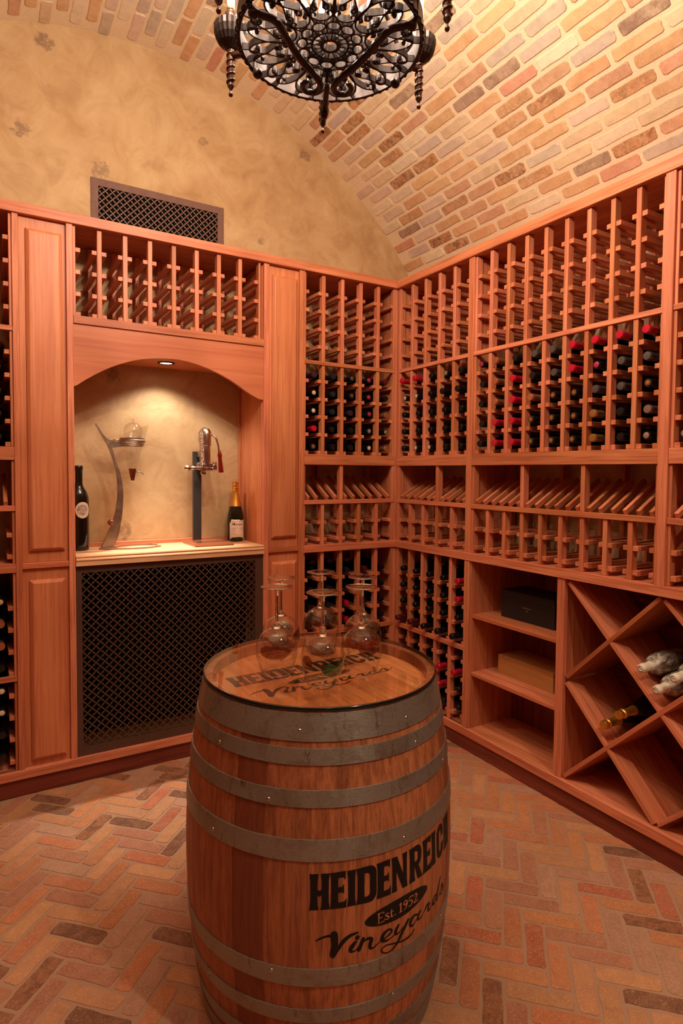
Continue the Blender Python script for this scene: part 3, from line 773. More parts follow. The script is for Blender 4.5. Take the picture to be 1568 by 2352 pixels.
def logo(mp, mp2, black, pale, parent, pre):
    q = []
    for k_, s_ in SCR.items(): q += strokes_to_quads(s_, 4)
    q.append([(110.8+5.6*math.cos(k*PI/8), -72.6+5.6*math.sin(k*PI/8)) for k in range(16)])
    el = [(223+95*math.cos(2*PI*k/48), -35+24.5*math.sin(2*PI*k/48)+math.cos(2*PI*k/48)*6.5) for k in range(48)]
    tri_fill(HP, HH, 7.1, mp, 'painted_name', black, parent)
    tri_fill(q, [], 6.3, mp, 'painted_script', black, parent)
    tri_fill([el], [], 7.3, mp, 'painted_oval', black, parent)
    q = []
    for k_, ss in ES.items():
        for s_ in ss: q += strokes_to_quads(s_, 4)
    q.append([(208+1.8*math.cos(k*PI/6), -41+1.8*math.sin(k*PI/6)) for k in range(12)])
    q = [[(x, y-3.5+(x-223)*.07) for x, y in P] for P in q]
    tri_fill(q, [], 9.7, mp2, 'painted_date', pale, parent)

# ------------------------------------------------------------------ barrel
BX, BY, BH, BRT = -1.317, -1.4625, .882, .3205
def BR(z): return BRT*(1+.151*(1-((z/BH-.5)*2)**2))
t = thing('wine_barrel', 'oak wine barrel with steel hoops and black painted lettering', 'barrel', (BX, BY, 0))
s = NT('barrel_oak'); oc = s.n('ShaderNodeTexCoord').outputs['Object']
at = s.n('ShaderNodeAttribute', attribute_name='Stave')
v1 = s.vmath('ADD', s.vmath('MULTIPLY', oc, (1, 1, .05)), s.vmath('MULTIPLY', at.outputs['Vector'], (9, 5, 7)))
f1 = s.noise(v1, 70, 4, .65, .4); f2 = s.noise(v1, 300, 2, .6); bl = s.noise(s.vmath('ADD', s.vmath('MULTIPLY', oc, (1, 1, .35)), at.outputs['Vector']), 7, 4, .6)
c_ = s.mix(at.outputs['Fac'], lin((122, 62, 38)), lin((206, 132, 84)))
c_ = s.mix(s.ramp(f1, [(.4, g4(.5)), (.56, g4(0))]), c_, lin((112, 56, 32)))
c_ = s.mix(s.ramp(f2, [(.52, g4(0)), (.66, g4(.4))]), c_, lin((96, 50, 30)))
c_ = s.mix(s.ramp(bl, [(.56, g4(0)), (.76, g4(.65))]), c_, lin((92, 48, 30)))
s.pbsdf(c_, .5, 0, f1, .3, .001, spec=.35); OAK = s.m
bm = bmesh.new(); ly = bm.loops.layers.float_color.new('Stave')
seams = [-152.7, -139.3, -123.35, -113.5, -95.8, -84, -70]
a_ = -70
while a_ < 207.3-14: a_ += random.uniform(10.5, 15.5); seams.append(a_)
seams = sorted(seams); seams.append(seams[0]+360)
zs = [BH*k/36 for k in range(37)]
for i in range(len(seams)-1):
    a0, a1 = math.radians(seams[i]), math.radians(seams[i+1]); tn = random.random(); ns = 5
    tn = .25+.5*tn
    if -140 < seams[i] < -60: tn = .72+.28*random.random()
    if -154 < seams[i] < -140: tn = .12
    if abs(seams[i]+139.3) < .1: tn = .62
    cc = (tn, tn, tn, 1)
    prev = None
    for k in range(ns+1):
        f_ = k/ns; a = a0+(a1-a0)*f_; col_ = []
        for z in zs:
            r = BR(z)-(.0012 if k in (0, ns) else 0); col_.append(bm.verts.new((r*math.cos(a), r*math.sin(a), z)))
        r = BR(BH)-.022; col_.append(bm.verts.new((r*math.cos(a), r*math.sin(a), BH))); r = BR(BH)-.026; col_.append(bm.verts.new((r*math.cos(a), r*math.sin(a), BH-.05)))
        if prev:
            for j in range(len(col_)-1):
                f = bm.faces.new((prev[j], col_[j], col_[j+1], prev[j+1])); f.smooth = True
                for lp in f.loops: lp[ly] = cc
        prev = col_
me = bpy.data.meshes.new('stave_body'); bm.to_mesh(me); bm.free(); me.materials.append(OAK); me.set_sharp_from_angle(angle=math.radians(40))
link('stave_body', me, t)
# head
HZ = .852
s = NT('head_oak'); oc = s.n('ShaderNodeTexCoord').outputs['Object']
v = s.vmath('MULTIPLY', oc, (1, .06, 1)); f1 = s.noise(v, 60, 4, .6, .3)
sx = s.n('ShaderNodeSeparateXYZ'); s.l(oc, sx.inputs[0]); br_ = s.n('ShaderNodeTexWhiteNoise', noise_dimensions='1D'); s.l(s.math('FLOOR', s.math('MULTIPLY', sx.outputs[0], 11)), br_.inputs['W'])
c_ = s.mix(br_.outputs[0], lin((206, 128, 72)), lin((224, 152, 92))); c_ = s.mix(s.ramp(f1, [(.4, g4(.45)), (.56, g4(0))]), c_, lin((160, 90, 48)))
s.pbsdf(c_, .5, 0, f1, .2, .001, spec=.35)
bm = bmesh.new(); lathe(bm, [(BRT-.024, HZ-.02), (BRT-.024, HZ), (0, HZ)], 64, cap=False); link('head', finish(bm, 'head', s.m, True, 30), t)
def hoop_steel():
    q = NT('hoop_steel'); oc = q.n('ShaderNodeTexCoord').outputs['Object']
    nz = q.noise(q.vmath('MULTIPLY', oc, (1, 1, 3)), 110, 5, .7); big = q.noise(oc, 11, 5, .7, .8); drip = q.noise(q.vmath('MULTIPLY', oc, (1, 1, .15)), 60, 4, .7, .5)
    c = q.mix(nz, lin((122, 120, 108)), lin((178, 176, 160)))
    c = q.mix(q.ramp(big, [(.52, g4(0)), (.70, g4(.6))]), c, lin((112, 88, 68)))
    c = q.mix(q.ramp(drip, [(.60, g4(0)), (.68, g4(.75))]), c, lin((92, 62, 42)))
    p = q.pbsdf(c, q.ramp(nz, [(.3, g4(.26)), (.7, g4(.42))]), .55, nz, .12, .0006)
    p.inputs['Anisotropic'].default_value = .85
    tg_ = q.n('ShaderNodeTangent', direction_type='RADIAL', axis='Z'); q.l(tg_.outputs[0], p.inputs['Tangent']); p.inputs['Anisotropic Rotation'].default_value = ANI
    return q.m
ANI = 0.25
steel = hoop_steel()
_old = metal_mat('galvanised_steel', (150, 142, 132), .40, 260, .18, .72, spots=(112, 92, 74))
for z0, z1 in ((.818, .879), (.767, .803), (.676, .713), (.558, .606), (.264, .307), (.168, .203), (.079, .115), (.003, .062)):
    bm = bmesh.new(); n = 4
    prof = [(BR(z0)-.001, z0)]+[(BR(z0+(z1-z0)*k/n)+.0028, z0+(z1-z0)*k/n) for k in range(n+1)]+[(BR(z1)-.001, z1)]
    lathe(bm, prof, 120, cap=False); hp = link('hoop', finish(bm, 'hoop', steel, True, 40), t)
    for ang in {.818: (-127, -80), .767: (-164, -76), .676: (-138, -55), .558: (-163, -86), .264: (-136, -60), .168: (-168, -89), .079: (-120, -70), .003: (-150, -80)}[z0]:
        a = math.radians(ang); zc = (z0+z1)/2; r = BR(zc)+.0028
        bm = bmesh.new(); lathe(bm, [(.0052, 0), (.0048, .0015), (.003, .003), (0, .0036)], 12, cap=False)
        rv = link('rivet', finish(bm, 'rivet', metal_mat('bright_steel', (200, 190, 178), .3, 300, .02), True), hp, (r*math.cos(a), r*math.sin(a), zc-.008*math.copysign(1, zc-.44)), (0, PI/2, a))
ink = plain('black_paint', (22, 20, 19), .55, spec=.3); pale = plain('bare_oak_letters', (206, 136, 88), .55)
def mp_side(off):
    def f(u, v):
        z = .446+v*.001; a = math.radians(-122.2+u/6.46); r = BR(z)+off; return (r*math.cos(a), r*math.sin(a), z)
    return f
def mp_head(off):
    def f(u, v): return (-.238+u*.00108, .038+v*.00096, HZ+off)
    return f
logo(mp_side(.0006), mp_side(.0012), ink, pale, t, 'side')
logo(mp_head(.0006), mp_head(.0012), ink, pale, t, 'head')

# glass tabletop
GZ0, GZ1 = .882, .892
t = thing('glass_tabletop', 'round clear glass top with dark polished edge on the barrel', 'tabletop', (BX, BY, 0))
tg = thin_glass('clear_plate_glass', (.97, .965, .94), 1.5, strength=1.5)
bm = bmesh.new(); lathe(bm, [(.3195, GZ1), (0, GZ1)], 96, cap=False); link('glass_disc', finish(bm, 'glass_disc', tg, True), t)
edge = plain('dark_glass_edge', (16, 22, 18), .12, spec=.6)
bm = bmesh.new(); lathe(bm, [(.3185, GZ0-.001), (.3225, GZ0), (.324, GZ0+.004), (.3235, GZ1-.002), (.3215, GZ1), (.3195, GZ1+.0002), (.3192, GZ0)], 96, cap=False)
link('polished_edge', finish(bm, 'polished_edge', edge, True, 60), t)

# ------------------------------------------------------------------ wine glasses, upside down on the tabletop
def glass_meshes(swirl, tag_):
    H_ = .233
    # z up with rim at 0, foot at the top
    bowl = [(.0400, 0), (.0435, .012), (.0500, .030), (.0545, .048), (.0560, .062), (.0540, .080), (.0480, .096), (.0370, .110), (.0230, .119), (.0110, .124), (0, .125)]
    bm = bmesh.new(); P = catmull([(r, h, 0) for r, h in bowl], 4); lathe(bm, [(max(p.x, 0), p.y) for p in P[:-1]]+[(0, .125)], 48, cap=False)
    b = finish(bm, 'bowl', thin_glass('swirl_glass_'+tag_, (.985, .98, .975), 1.5, swirl, 1.6), True)
    bm = bmesh.new(); lathe(bm, [(0, .118), (.016, .1205), (.013, .126), (.0075, .132), (.0052, .140), (.0042, .155), (.0040, .195), (.0048, .220), (.008, .227), (0, .2285)], 24, cap=False)
    st = finish(bm, 'stem', real_glass('crystal'), True)
    bm = bmesh.new(); lathe(bm, [(0, .2265), (.008, .2262), (.020, .2285), (.036, .2305), (.0412, .2310), (.0425, .2322), (.0412, .2334), (.02, .2338), (0, .2336)], 48, cap=False)
    ft = finish(bm, 'foot', thin_glass('foot_glass', (.95, .94, .93), 1.5, None, 4.5), True)
    
    bm = bmesh.new(); tube(bm, [(.040*math.cos(2*PI*k/48), .040*math.sin(2*PI*k/48), .0008) for k in range(48)], .0010, 6, True)
    fe = bmesh.new(); tube(fe, [(.0420*math.cos(2*PI*k/48), .0420*math.sin(2*PI*k/48), .2322) for k in range(48)], .0013, 6, True); fe = finish(fe, 'foot_edge', thin_glass('rim_glass', (.95, .90, .86), 1.5, None, 12), True)
    rm = finish(bm, 'rim', thin_glass('rim_glass', (.95, .90, .86), 1.5, None, 12), True)
    return b, st, ft, rm, fe
GREEN, ORANGE, BROWN, SMOKE = (.05, .55, .38), (1.0, .42, .14), (.55, .32, .22), (.72, .66, .62)
GS = [('front centre wine glass, upturned, green swirl on its bowl', (-1.387, -1.601), ('green', [(-88, .050, .036, .022, GREEN), (-168, .062, .020, .016, BROWN), (-130, .096, .040, .016, SMOKE), (60, .07, .04, .02, SMOKE)]), 0),
      ('front left wine glass, upturned, painted brown reflection on its bowl', (-1.4585, -1.4756), ('brown', [(-118, .068, .046, .020, BROWN), (-110, .100, .040, .014, SMOKE), (40, .06, .04, .02, SMOKE)]), 0),  # the broad brown patch is a reflection painted into the glass colour
      ('front right wine glass, upturned, orange amber swirl on its bowl', (-1.2585, -1.5844), ('amber', [(-140, .088, .048, .016, ORANGE), (-80, .098, .036, .015, ORANGE), (-100, .072, .034, .012, BROWN), (50, .08, .04, .02, ORANGE)]), 0),
      ('rear left wine glass, upturned, behind the front left one', (-1.3907, -1.3563), ('teal', [(-110, .102, .036, .012, (.45, .75, .68)), (-50, .070, .03, .02, BROWN), (60, .07, .04, .02, SMOKE)]), 0),
      ('rear centre wine glass, upturned, amber patch on its bowl', (-1.2401, -1.3238), ('honey', [(-145, .086, .034, .015, (1, .62, .22)), (-70, .086, .040, .020, SMOKE), (60, .07, .04, .02, BROWN)]), 0),
      ('rear right wine glass, upturned, dark green patch on its bowl', (-1.1728, -1.4562), ('dkgreen', [(-75, .082, .044, .026, (.22, .42, .30)), (-160, .080, .03, .02, BROWN)]), 0)]
for lb, (gx, gy), (tg_, a_), rz in GS:
    t = thing('wine_glass', lb, 'wine glass', (gx, gy, GZ1+.0006), math.radians(rz), 'upturned wine glasses on the barrel')
    ms = glass_meshes(a_, tg_)
    for nm, me in zip(('bowl', 'stem', 'foot', 'rim'), ms[:4]):
        o = link(nm, me, t)
        if nm == 'foot': link('foot_edge', ms[4], o)

# ------------------------------------------------------------------ bottles
dk = s = None
def bottle_glass(name, rgb):
    if name in MATS: return MATS[name]
    q = NT(name); q.pbsdf(lin(rgb), .09, 0, spec=.5, coat=.2); MATS[name] = q.m; return q.m
BG = bottle_glass('dark_bottle_glass', (10, 11, 9))
def bottle_prof(r, L, neck=.0142):
    # distance along the bottle from the neck tip
    return [(neck*.55, 0), (neck*1.02, .0005), (neck*1.08, .004), (neck*1.08, .016), (neck, .019), (neck, .070), (neck*1.06, .085), (r*.72, .108), (r*.93, .122), (r, .140), (r, L-.008), (r*.94, L-.001), (r*.5, L), (0, L-.006)]
BM = {}
def bm_bottle(r, L):
    k_ = ('b', r, L)
    if k_ not in BM:
        b = bmesh.new(); lathe(b, [(0, .001)]+bottle_prof(r, L), 20, 'Y', cap=False); BM[k_] = finish(b, 'wine_bottle', BG, True, 50)
    return BM[k_]
def bm_cap(col):
    k_ = ('c', col)
    if k_ not in BM:
        rgb, met, ro = CAPS[col]; n = .0152
        b = bmesh.new(); lathe(b, [(0, -.0012), (n*.6, -.0014), (n*.95, -.001), (n*1.04, .001), (n*1.10, .005), (n*1.10, .017), (n*.99, .020), (n*.99, .058), (n*.93, .0582)], 20, 'Y', cap=False)
        BM[k_] = finish(b, 'capsule', metal_mat('capsule_'+col, rgb, ro, 120, .03, met), True, 50)
    return BM[k_]
def bm_disc(col):
    k_ = ('d', col)
    if k_ not in BM:
        rgb = DISCS[col]
        b = bmesh.new()
        if col == 'stargold':
            for q in range(6):
                a = q*PI/3; lathe(b, [(0, -.0004), (.0022, 0)], 8, 'Y', False, 0, (.0075*math.cos(a), -.0018, .0075*math.sin(a)))
            lathe(b, [(0, -.0005), (.0026, 0)], 10, 'Y', False, 0, (0, -.0018, 0))
        elif col == 'golddot':
            lathe(b, [(.0105, -.0018), (.0085, -.0019)], 20, 'Y', False); lathe(b, [(.006, -.0018), (.0035, -.0022), (0, -.0022)], 14, 'Y', False)
        else: lathe(b, [(0, -.0021), (.0105, -.0018), (.0115, -.0012)], 20, 'Y', False)
        BM[k_] = finish(b, 'cap_disc', metal_mat('cap_disc_'+col, rgb, .35, 200, .05, .5 if col in ('golddot', 'stargold') else 0), True)
    return BM[k_]
CAPS = {'black': ((20, 19, 19), .1, .28), 'grey': ((96, 92, 88), .6, .35), 'red': ((196, 22, 50), .2, .28), 'copper': ((196, 130, 92), .7, .35), 'purple': ((62, 40, 52), .3, .3),
        'gold': ((190, 152, 84), .8, .32), 'blue': ((28, 34, 44), .2, .3), 'maroon': ((92, 26, 26), .2, .35), 'pewter': ((150, 124, 118), .6, .35)}
DISCS = {'violet': (168, 34, 74), 'cork': (214, 176, 138), 'golddot': (196, 134, 66), 'stargold': (196, 168, 60), 'cream': (226, 206, 170), 'ring': (150, 118, 96)}
KIND = {'K': ('black', None, 'black-capped'), 'G': ('grey', None, 'grey-capped'), 'R': ('red', None, 'red-capped'), 'V': ('black', 'violet', 'violet-topped black-capped'), 'C': ('copper', None, 'copper-capped'),
        'O': ('black', 'cork', 'pale cork-topped'), 'D': ('black', 'golddot', 'gold-ringed black-capped'), 'P': ('purple', None, 'purple-capped'), 'B': ('blue', None, 'blue-black-capped'), 'Y': ('black', 'stargold', 'gold-star black-capped'),
        'F': ('gold', None, 'gold-capped'), 'M': ('maroon', None, 'maroon-capped'), 'W': ('black', 'cream', 'cream-topped'), 'T': ('pewter', None, 'pewter-capped'), 'Q': ('black', 'ring', 'bronze-topped black-capped')}
ORD = ['first', 'second', 'third', 'fourth', 'fifth', 'sixth', 'seventh', 'eighth', 'ninth']
ROWN = {4: ['top', 'second', 'third', 'bottom'], 5: ['top', 'second', 'third', 'fourth', 'bottom']}
def label_mesh(r):
    k_ = ('l', r)
    if k_ not in BM:
        b = bmesh.new(); rows = []
        for y in (.150, .205):
            rows.append([b.verts.new(((r+.0006)*math.cos(math.radians(a)), y, (r+.0006)*math.sin(math.radians(a)))) for a in range(40, 141, 10)])
        for i in range(10): b.faces.new((rows[0][i], rows[0][i+1], rows[1][i+1], rows[1][i]))
        BM[k_] = finish(b, 'paper_label', plain('label_paper', (214, 196, 168), .7), True)
    return BM[k_]
def place(wall, s_, z, kind, label, group, y=.006, r=.0375, L=.292, paper=False):
    o = link('wine_bottle', bm_bottle(r, L), None, wx(wall, s_, y, z), (0, random.uniform(0, 6.28) if not paper else 0, 0))
    o.rotation_euler = (0, o.rotation_euler[1], 0)
    if wall == 'B': o.rotation_euler = (Matrix.Rotation(-PI/2, 3, 'Z') @ Matrix.Rotation(o.rotation_euler[1], 3, 'Y')).to_euler()
    tag(o, label, 'wine bottle', group)
    cap, disc, _ = KIND[kind]
    link('capsule', bm_cap(cap), o)
    if disc: link('cap_disc', bm_disc(disc), o)
    if paper: link('paper_label', label_mesh(r), o)
    return o
def fill(key, cleats, table, rackname, group, yfn=None, papers=()):
    wall, x0, x1, n = bays[key]; p = (x1-x0)/n; hg = p/2-.0103-.021; R = .0375
    for c_i, col in enumerate(table):
        if not col: continue
        for r_i, kd in enumerate(col):
            if kd in (' ', '.'): continue
            xc = x0+(c_i+.5)*p
            if c_i == 0: xc += .001
            dz = math.sqrt(max(R*R-hg*hg, 1e-6)) if hg < R else .004
            yy = yfn(c_i, r_i) if yfn else random.choice((-.004, .0, .004, .008))
            lb = '%s bottle, %s row, %s column from left, %s' % (KIND[kd][2], ROWN[len(col)][r_i], ORD[c_i], rackname)
            place(wall, xc, cleats[r_i]+dz+.0006, kd, lb, group, yy, R, .29, (c_i, r_i) in papers)
fill('AR', MID, ['POORD', 'BBBKK', 'YYPKK', 'VVVQO', 'MKCQC'], 'middle rack, back wall', 'bottles in the middle rack of the back wall')
fill('B1', MID, ['ROKKK', 'ROKKO', 'KKKKO', 'QKKKK', 'KKKKK'], 'corner middle rack, right wall', 'bottles in the corner middle rack of the right wall',
     lambda c, r: -.022 if (r == 0 and c < 2) or (c, r) in ((3, 1), (4, 1)) else random.choice((-.004, .0, .006)))
fill('B2', MID, ['VKKKK', 'CCCRR', 'KRRRR', 'GKCDD', 'GGDDD', 'RRDDD', 'RVGFF', 'RGGKK', 'RGDTQ'], 'wide middle rack, right wall', 'bottles in the wide middle rack of the right wall',
     lambda c, r: -.016 if 'VKKKKCCCRRKRRRRGKCDDGGDDDRRDDDRVGFFRGGKKRGDTQ'[c*5+r] in 'RFC' else random.choice((-.006, .0, .006)))
fill('B3', MID, ['RRMKQ'], 'far right middle rack', 'bottles in the far right middle rack')
fill('AL', MID, [None, None, None, None, 'KKKKK'], 'far left middle rack', 'bottles in the far left middle rack')
fill('AL', LOW, [None, None, None, None, 'OCCK'], 'far left rack below ledge', 'bottles in the far left rack below the ledge')
fill('AL', BOT, [None, None, None, None, 'WWKK'], 'far left lowest rack', 'bottles in the far left lowest rack', None, {(4, 2), (4, 3)})
fill('AR', LOW, ['KKKK', 'BBBK', 'BKRR', 'MKKK', 'KKKK'], 'back wall rack below ledge', 'bottles in the back wall rack below the ledge', lambda c, r: .03, {(0, 0), (1, 0), (2, 0), (3, 0)})
fill('B1', LOW, ['KKKM', 'KKKM', 'KKKK', 'KKKK', 'RRKK'], 'corner rack below ledge', 'bottles in the corner rack below the ledge', lambda c, r: -.035 if r == 3 else .0, {(1, 0), (2, 0), (3, 0), (4, 0)})
fill('AR', BOT, ['KKKK', 'KKRK', 'KRKK', 'KKKK', 'KKKK'], 'back wall lowest rack', 'bottles in the back wall lowest rack')
fill('B1', BOT, ['KKKK', 'KKKK', 'KKKK', 'KRRK', 'KRKK'], 'corner lowest rack', 'bottles in the corner lowest rack', lambda c, r: -.02 if 'KKKKKKKKKKKKKRRKKRKK'[c*4+r] == 'R' else .02)

# ---- bottles in the diamond bins
def champ_prof(): return [(0, 0), (.0150, .0006), (.0165, .004), (.0165, .020), (.0145, .024), (.0185, .028), (.0185, .034), (.0150, .038), (.0155, .070), (.0190, .100), (.030, .140), (.0405, .175), (.0435, .200), (.0440, .305), (.040, .312), (0, .308)]
b = bmesh.new(); P = champ_prof(); lathe(b, P, 32, 'Y', cap=False); champ_me = finish(b, 'champagne_bottle', BG, True, 50)
gold = metal_mat('gold_foil', (226, 164, 70), .34, 150, .5, .9)
b = bmesh.new(); lathe(b, [(0, -.0012)]+[(r*1.035+.0004, y) for r, y in P[1:12] if y <= .101], 32, 'Y', cap=False); foil_me = finish(b, 'foil', gold, True, 50)
for (s_, z_, lb) in ((1.440, .4295, 'gold-foiled champagne bottle lying lowest in the left diamond bin'), (1.5045, .4925, 'gold-foiled champagne bottle leaning above the lowest one')):
    o = link('champagne_bottle', champ_me, None, wx('B', s_, -.012, z_), (0, 0, -PI/2)); tag(o, lb, 'champagne bottle', 'gold-foiled champagne bottles'); link('foil', foil_me, o)
s = NT('tissue_wrap'); oc = s.n('ShaderNodeTexCoord').outputs['Object']; n1 = s.noise(s.vmath('MULTIPLY', oc, (1, .45, 1)), 26, 3, .5, 2.0)
sy_ = s.n('ShaderNodeSeparateXYZ'); s.l(oc, sy_.inputs[0])
body_ = s.ramp(n1, [(.35, lin((92, 78, 66))), (.5, lin((140, 124, 108))), (.66, lin((212, 200, 184)))])
neck_ = s.mix(n1, lin((206, 186, 160)), lin((236, 224, 204)))
s.pbsdf(s.mix(s.ramp(sy_.outputs[1], [(.060, g4(0)), (.075, g4(1))]), neck_, body_), .4, 0, n1, 1.0, .006, spec=.5); TIS = s.m
def wrapped(s_, z_, lb, sd):
    random.seed(sd)
    b = bmesh.new(); pr = [(0, 0), (.011, .0005), (.0170, .004), (.0180, .015), (.0165, .055), (.0185, .068), (.034, .080), (.0425, .105), (.0435, .13), (.0435, .29), (.038, .297), (0, .295)]
    lathe(b, pr, 40, 'Y', cap=False)
    for v in b.verts:
        r = math.hypot(v.co.x, v.co.z)
        if r > .001:
            a = math.atan2(v.co.z, v.co.x); k = 1+.05*math.sin(a*7+v.co.y*90)+.03*math.sin(a*13-v.co.y*140)
            if v.co.y < .06: k = 1+.03*math.sin(a*5+v.co.y*200)
            k = min(k, 1.05); v.co.x *= k*.97; v.co.z *= k*.97
    o = link('wrapped_bottle', finish(b, 'wrapped_bottle', TIS, True), None, wx('B', s_, -.015, z_), (0, 0, -PI/2)); tag(o, lb, 'wrapped bottle', 'tissue-wrapped bottles')
    b = bmesh.new(); lathe(b, [(.0165, .052), (.0185, .056), (.0165, .061)], 24, 'Y', cap=False); link('tie', finish(b, 'tie', plain('tie_string', (226, 214, 196), .7), True), o)
    b = bmesh.new(); pts = [(r_*math.cos(q), -.0012, r_*math.sin(q)) for q, r_ in ((k*.5, .003+.0005*k) for k in range(20))]; tube(b, pts, .0012, 5); link('twist', finish(b, 'twist', plain('tie_string', (226, 214, 196), .7), True), o)
wrapped(1.6565, .6405, 'tissue-wrapped bottle lying lowest in the right diamond bin', 1)
wrapped(1.5935, .7030, 'tissue-wrapped bottle resting upper left in the right diamond bin', 2)
wrapped(1.7205, .7030, 'tissue-wrapped bottle at the right edge of the right diamond bin', 3)
random.seed(11)

# ------------------------------------------------------------------ things on the niche counter
CZ = 1.0453
# magnum
t = thing('magnum_bottle', 'large black wine bottle with an oval picture label on the niche counter', 'wine bottle', (-1.7285, .205, CZ))
prof = [(0, .004), (.034, .0), (.040, .001), (.0435, .006), (.0440, .02), (.0440, .235), (.0420, .258), (.0340, .283), (.0225, .302), (.0170, .318), (.0160, .345), (.0160, .385), (.0178, .388), (.0178, .404), (.0155, .407), (0, .4065)]
revolve_thing_part('bottle_body', prof, BG, t, 48)
revolve_thing_part('capsule', [(.0163, .318), (.0167, .32), (.0165, .385), (.0184, .3875), (.0184, .4045), (.0160, .4078), (0, .4075)], plain('black_capsule', (16, 15, 15), .3), t, 32, cap=False)
s = NT('engraved_label'); oc = s.n('ShaderNodeTexCoord').outputs['Object']
n1 = s.noise(oc, 90, 5, .7, .8)
d = s.n('ShaderNodeVectorMath', operation='DISTANCE'); s.l(s.vmath('MULTIPLY', oc, (1, 0, 1)), d.inputs[0]); d.inputs[1].default_value = (.0, 0, .0)
ins = s.ramp(d.outputs['Value'], [(.0265, g4(1)), (.0275, g4(0))])
c_ = s.mix(s.math('MULTIPLY', ins, s.ramp(n1, [(.4, g4(.9)), (.62, g4(.15))])), lin((226, 206, 180)), lin((96, 84, 78)))
s.pbsdf(c_, .6)
def patch(name, w_, h_, R, mat, parent, ang, z, shape='oval', n=20, off=.0006):
    """a paper patch on an upright bottle of radius R, facing angle ang"""
    bm = bmesh.new()
    if shape == 'oval': poly = [(w_/2*math.cos(2*PI*k/40)*(1+.06*math.cos(2*PI*k/40)), h_/2*math.sin(2*PI*k/40)) for k in range(40)]
    else: poly = shape
    o = tri_fill([poly], [], .006, lambda x, y: ((R+off)*math.sin(x/R), -(R+off)*math.cos(x/R), y), name, mat, parent)
    o.location = (0, 0, z); o.rotation_euler = (0, 0, ang); o.data.shade_smooth(); return o
va = math.atan2(CAM.y-.205, CAM.x+1.7285)+PI/2     # direction towards the middle of the room
patch('picture_label', .070, .078, .0440, s.m, t, math.radians(14), .195)
bm = bmesh.new()
for k in range(11):
    a = math.radians(205+k*12); x, y = .0305*math.cos(a), .0345*math.sin(a)
    cx_ = x/.044; bm_box(bm, (-.0009, -.0001, -.0013), (.0009, .0001, .0013)); 
    for v in bm.verts[-8:]: v.co = Vector(((.0449)*math.sin(cx_)+v.co.x, -(.0449)*math.cos(cx_)+v.co.y, y+v.co.z))
    bm.verts.ensure_lookup_table()
o = link('label_marks', finish(bm, 'label_marks', plain('label_ink', (110, 84, 70), .7)), t, (0, 0, .195), (0, 0, math.radians(14)))

# champagne bottle with white label
CBX, CBY = -.922, .235
t = thing('champagne_bottle', 'green champagne bottle with gold foil and torn white label in the niche', 'champagne bottle', (CBX, CBY, CZ))
prof = [(0, .004), (.036, 0), (.042, .003), (.0445, .010), (.0450, .03), (.0450, .120), (.0430, .145), (.0370, .172), (.0285, .205), (.0205, .240), (.0165, .270), (.0150, .290), (.0150, .326), (0, .3265)]
revolve_thing_part('bottle_body', prof, bottle_glass('green_bottle_glass', (16, 22, 10)), t, 48)
revolve_thing_part('foil', [(.0322, .1935), (.0290, .206), (.0210, .241), (.0170, .270), (.0160, .284), (.0188, .287), (.0188, .297), (.0160, .299), (.0162, .317), (.0182, .319), (.0182, .326), (.0140, .3285), (0, .3283)], gold, t, 40, cap=False)
paper = plain('white_label_paper', (234, 208, 184), .65)
poly = [(-.046, -.054), (.046, -.056), (.0445, .010), (.0425, .056), (-.0345, .0585), (-.039, .046), (-.0462, .034), (-.045, -.01)]
pa = math.radians(-6)
lab = patch('paper_label', 0, 0, .0450, paper, t, pa, .064, poly)
navy = plain('navy_ink', (42, 48, 84), .6); bink = plain('brown_ink', (140, 92, 70), .6)
tc = bpy.data.curves.new('juniper', 'FONT'); tc.body = 'Juniper'; tc.size = .0165; tc.shear = .25; tc.offset = .0003
to = bpy.data.objects.new('tmp', tc); COL.objects.link(to); dg = bpy.context.evaluated_depsgraph_get(); dg.update()
me = bpy.data.meshes.new_from_object(to.evaluated_get(dg)); bpy.data.objects.remove(to)
bm = bmesh.new(); bm.from_mesh(me)
wmx = max(v.co.x for v in bm.verts)
bmesh.ops.triangulate(bm, faces=bm.faces[:]); bmesh.ops.subdivide_edges(bm, edges=[e for e in bm.edges if e.calc_length() > .004], cuts=1)
RR = .0459
for v in bm.verts:
    x = -.012+v.co.x*.044/wmx; y = .0265+v.co.y*.9; v.co = (RR*math.sin(x/RR), -RR*math.cos(x/RR), y)
me2 = bpy.data.meshes.new('printed_name'); bm.to_mesh(me2); bm.free(); me2.materials.append(navy); link('printed_name', me2, lab)
sq = [(-.029, .0265), (-.0145, .0265), (-.0145, .0415), (-.029, .0415)]; hole = [(-.0265, .0385), (-.0245, .0315), (-.022, .035), (-.0195, .0395), (-.0175, .037), (-.0168, .0405), (-.0275, .0405)]
tri_fill([sq], [hole], .004, lambda x, y: (RR*math.sin(x/RR), -RR*math.cos(x/RR), y), 'printed_emblem', navy, lab)
lines = []
def dash(x0, x1, y, h=.0012):
    x = x0
    while x < x1:
        w_ = random.uniform(.0012, .0032); lines.append([(x, y), (min(x+w_, x1), y), (min(x+w_, x1), y+h), (x, y+h)]); x += w_+.0007
for a_, b_, y_, h_ in ((-.034, -.015, .047, .0018), (.006, .037, .047, .0018), (-.036, -.003, .0095, .0018), (.008, .039, .0095, .0018), (-.028, -.017, .0045, .0016), (.018, .034, .0040, .0016), (-.029, -.017, -.001, .0016), (.02, .034, -.0015, .0016), (-.03, -.014, -.0065, .0016),
                 (-.038, -.011, -.0185, .001), (-.032, .004, -.0235, .001), (-.022, .027, -.0285, .001), (-.010, .024, -.0335, .001), (.0, .017, -.0385, .001), (.010, .040, -.044, .001)): dash(a_, b_, y_, h_)
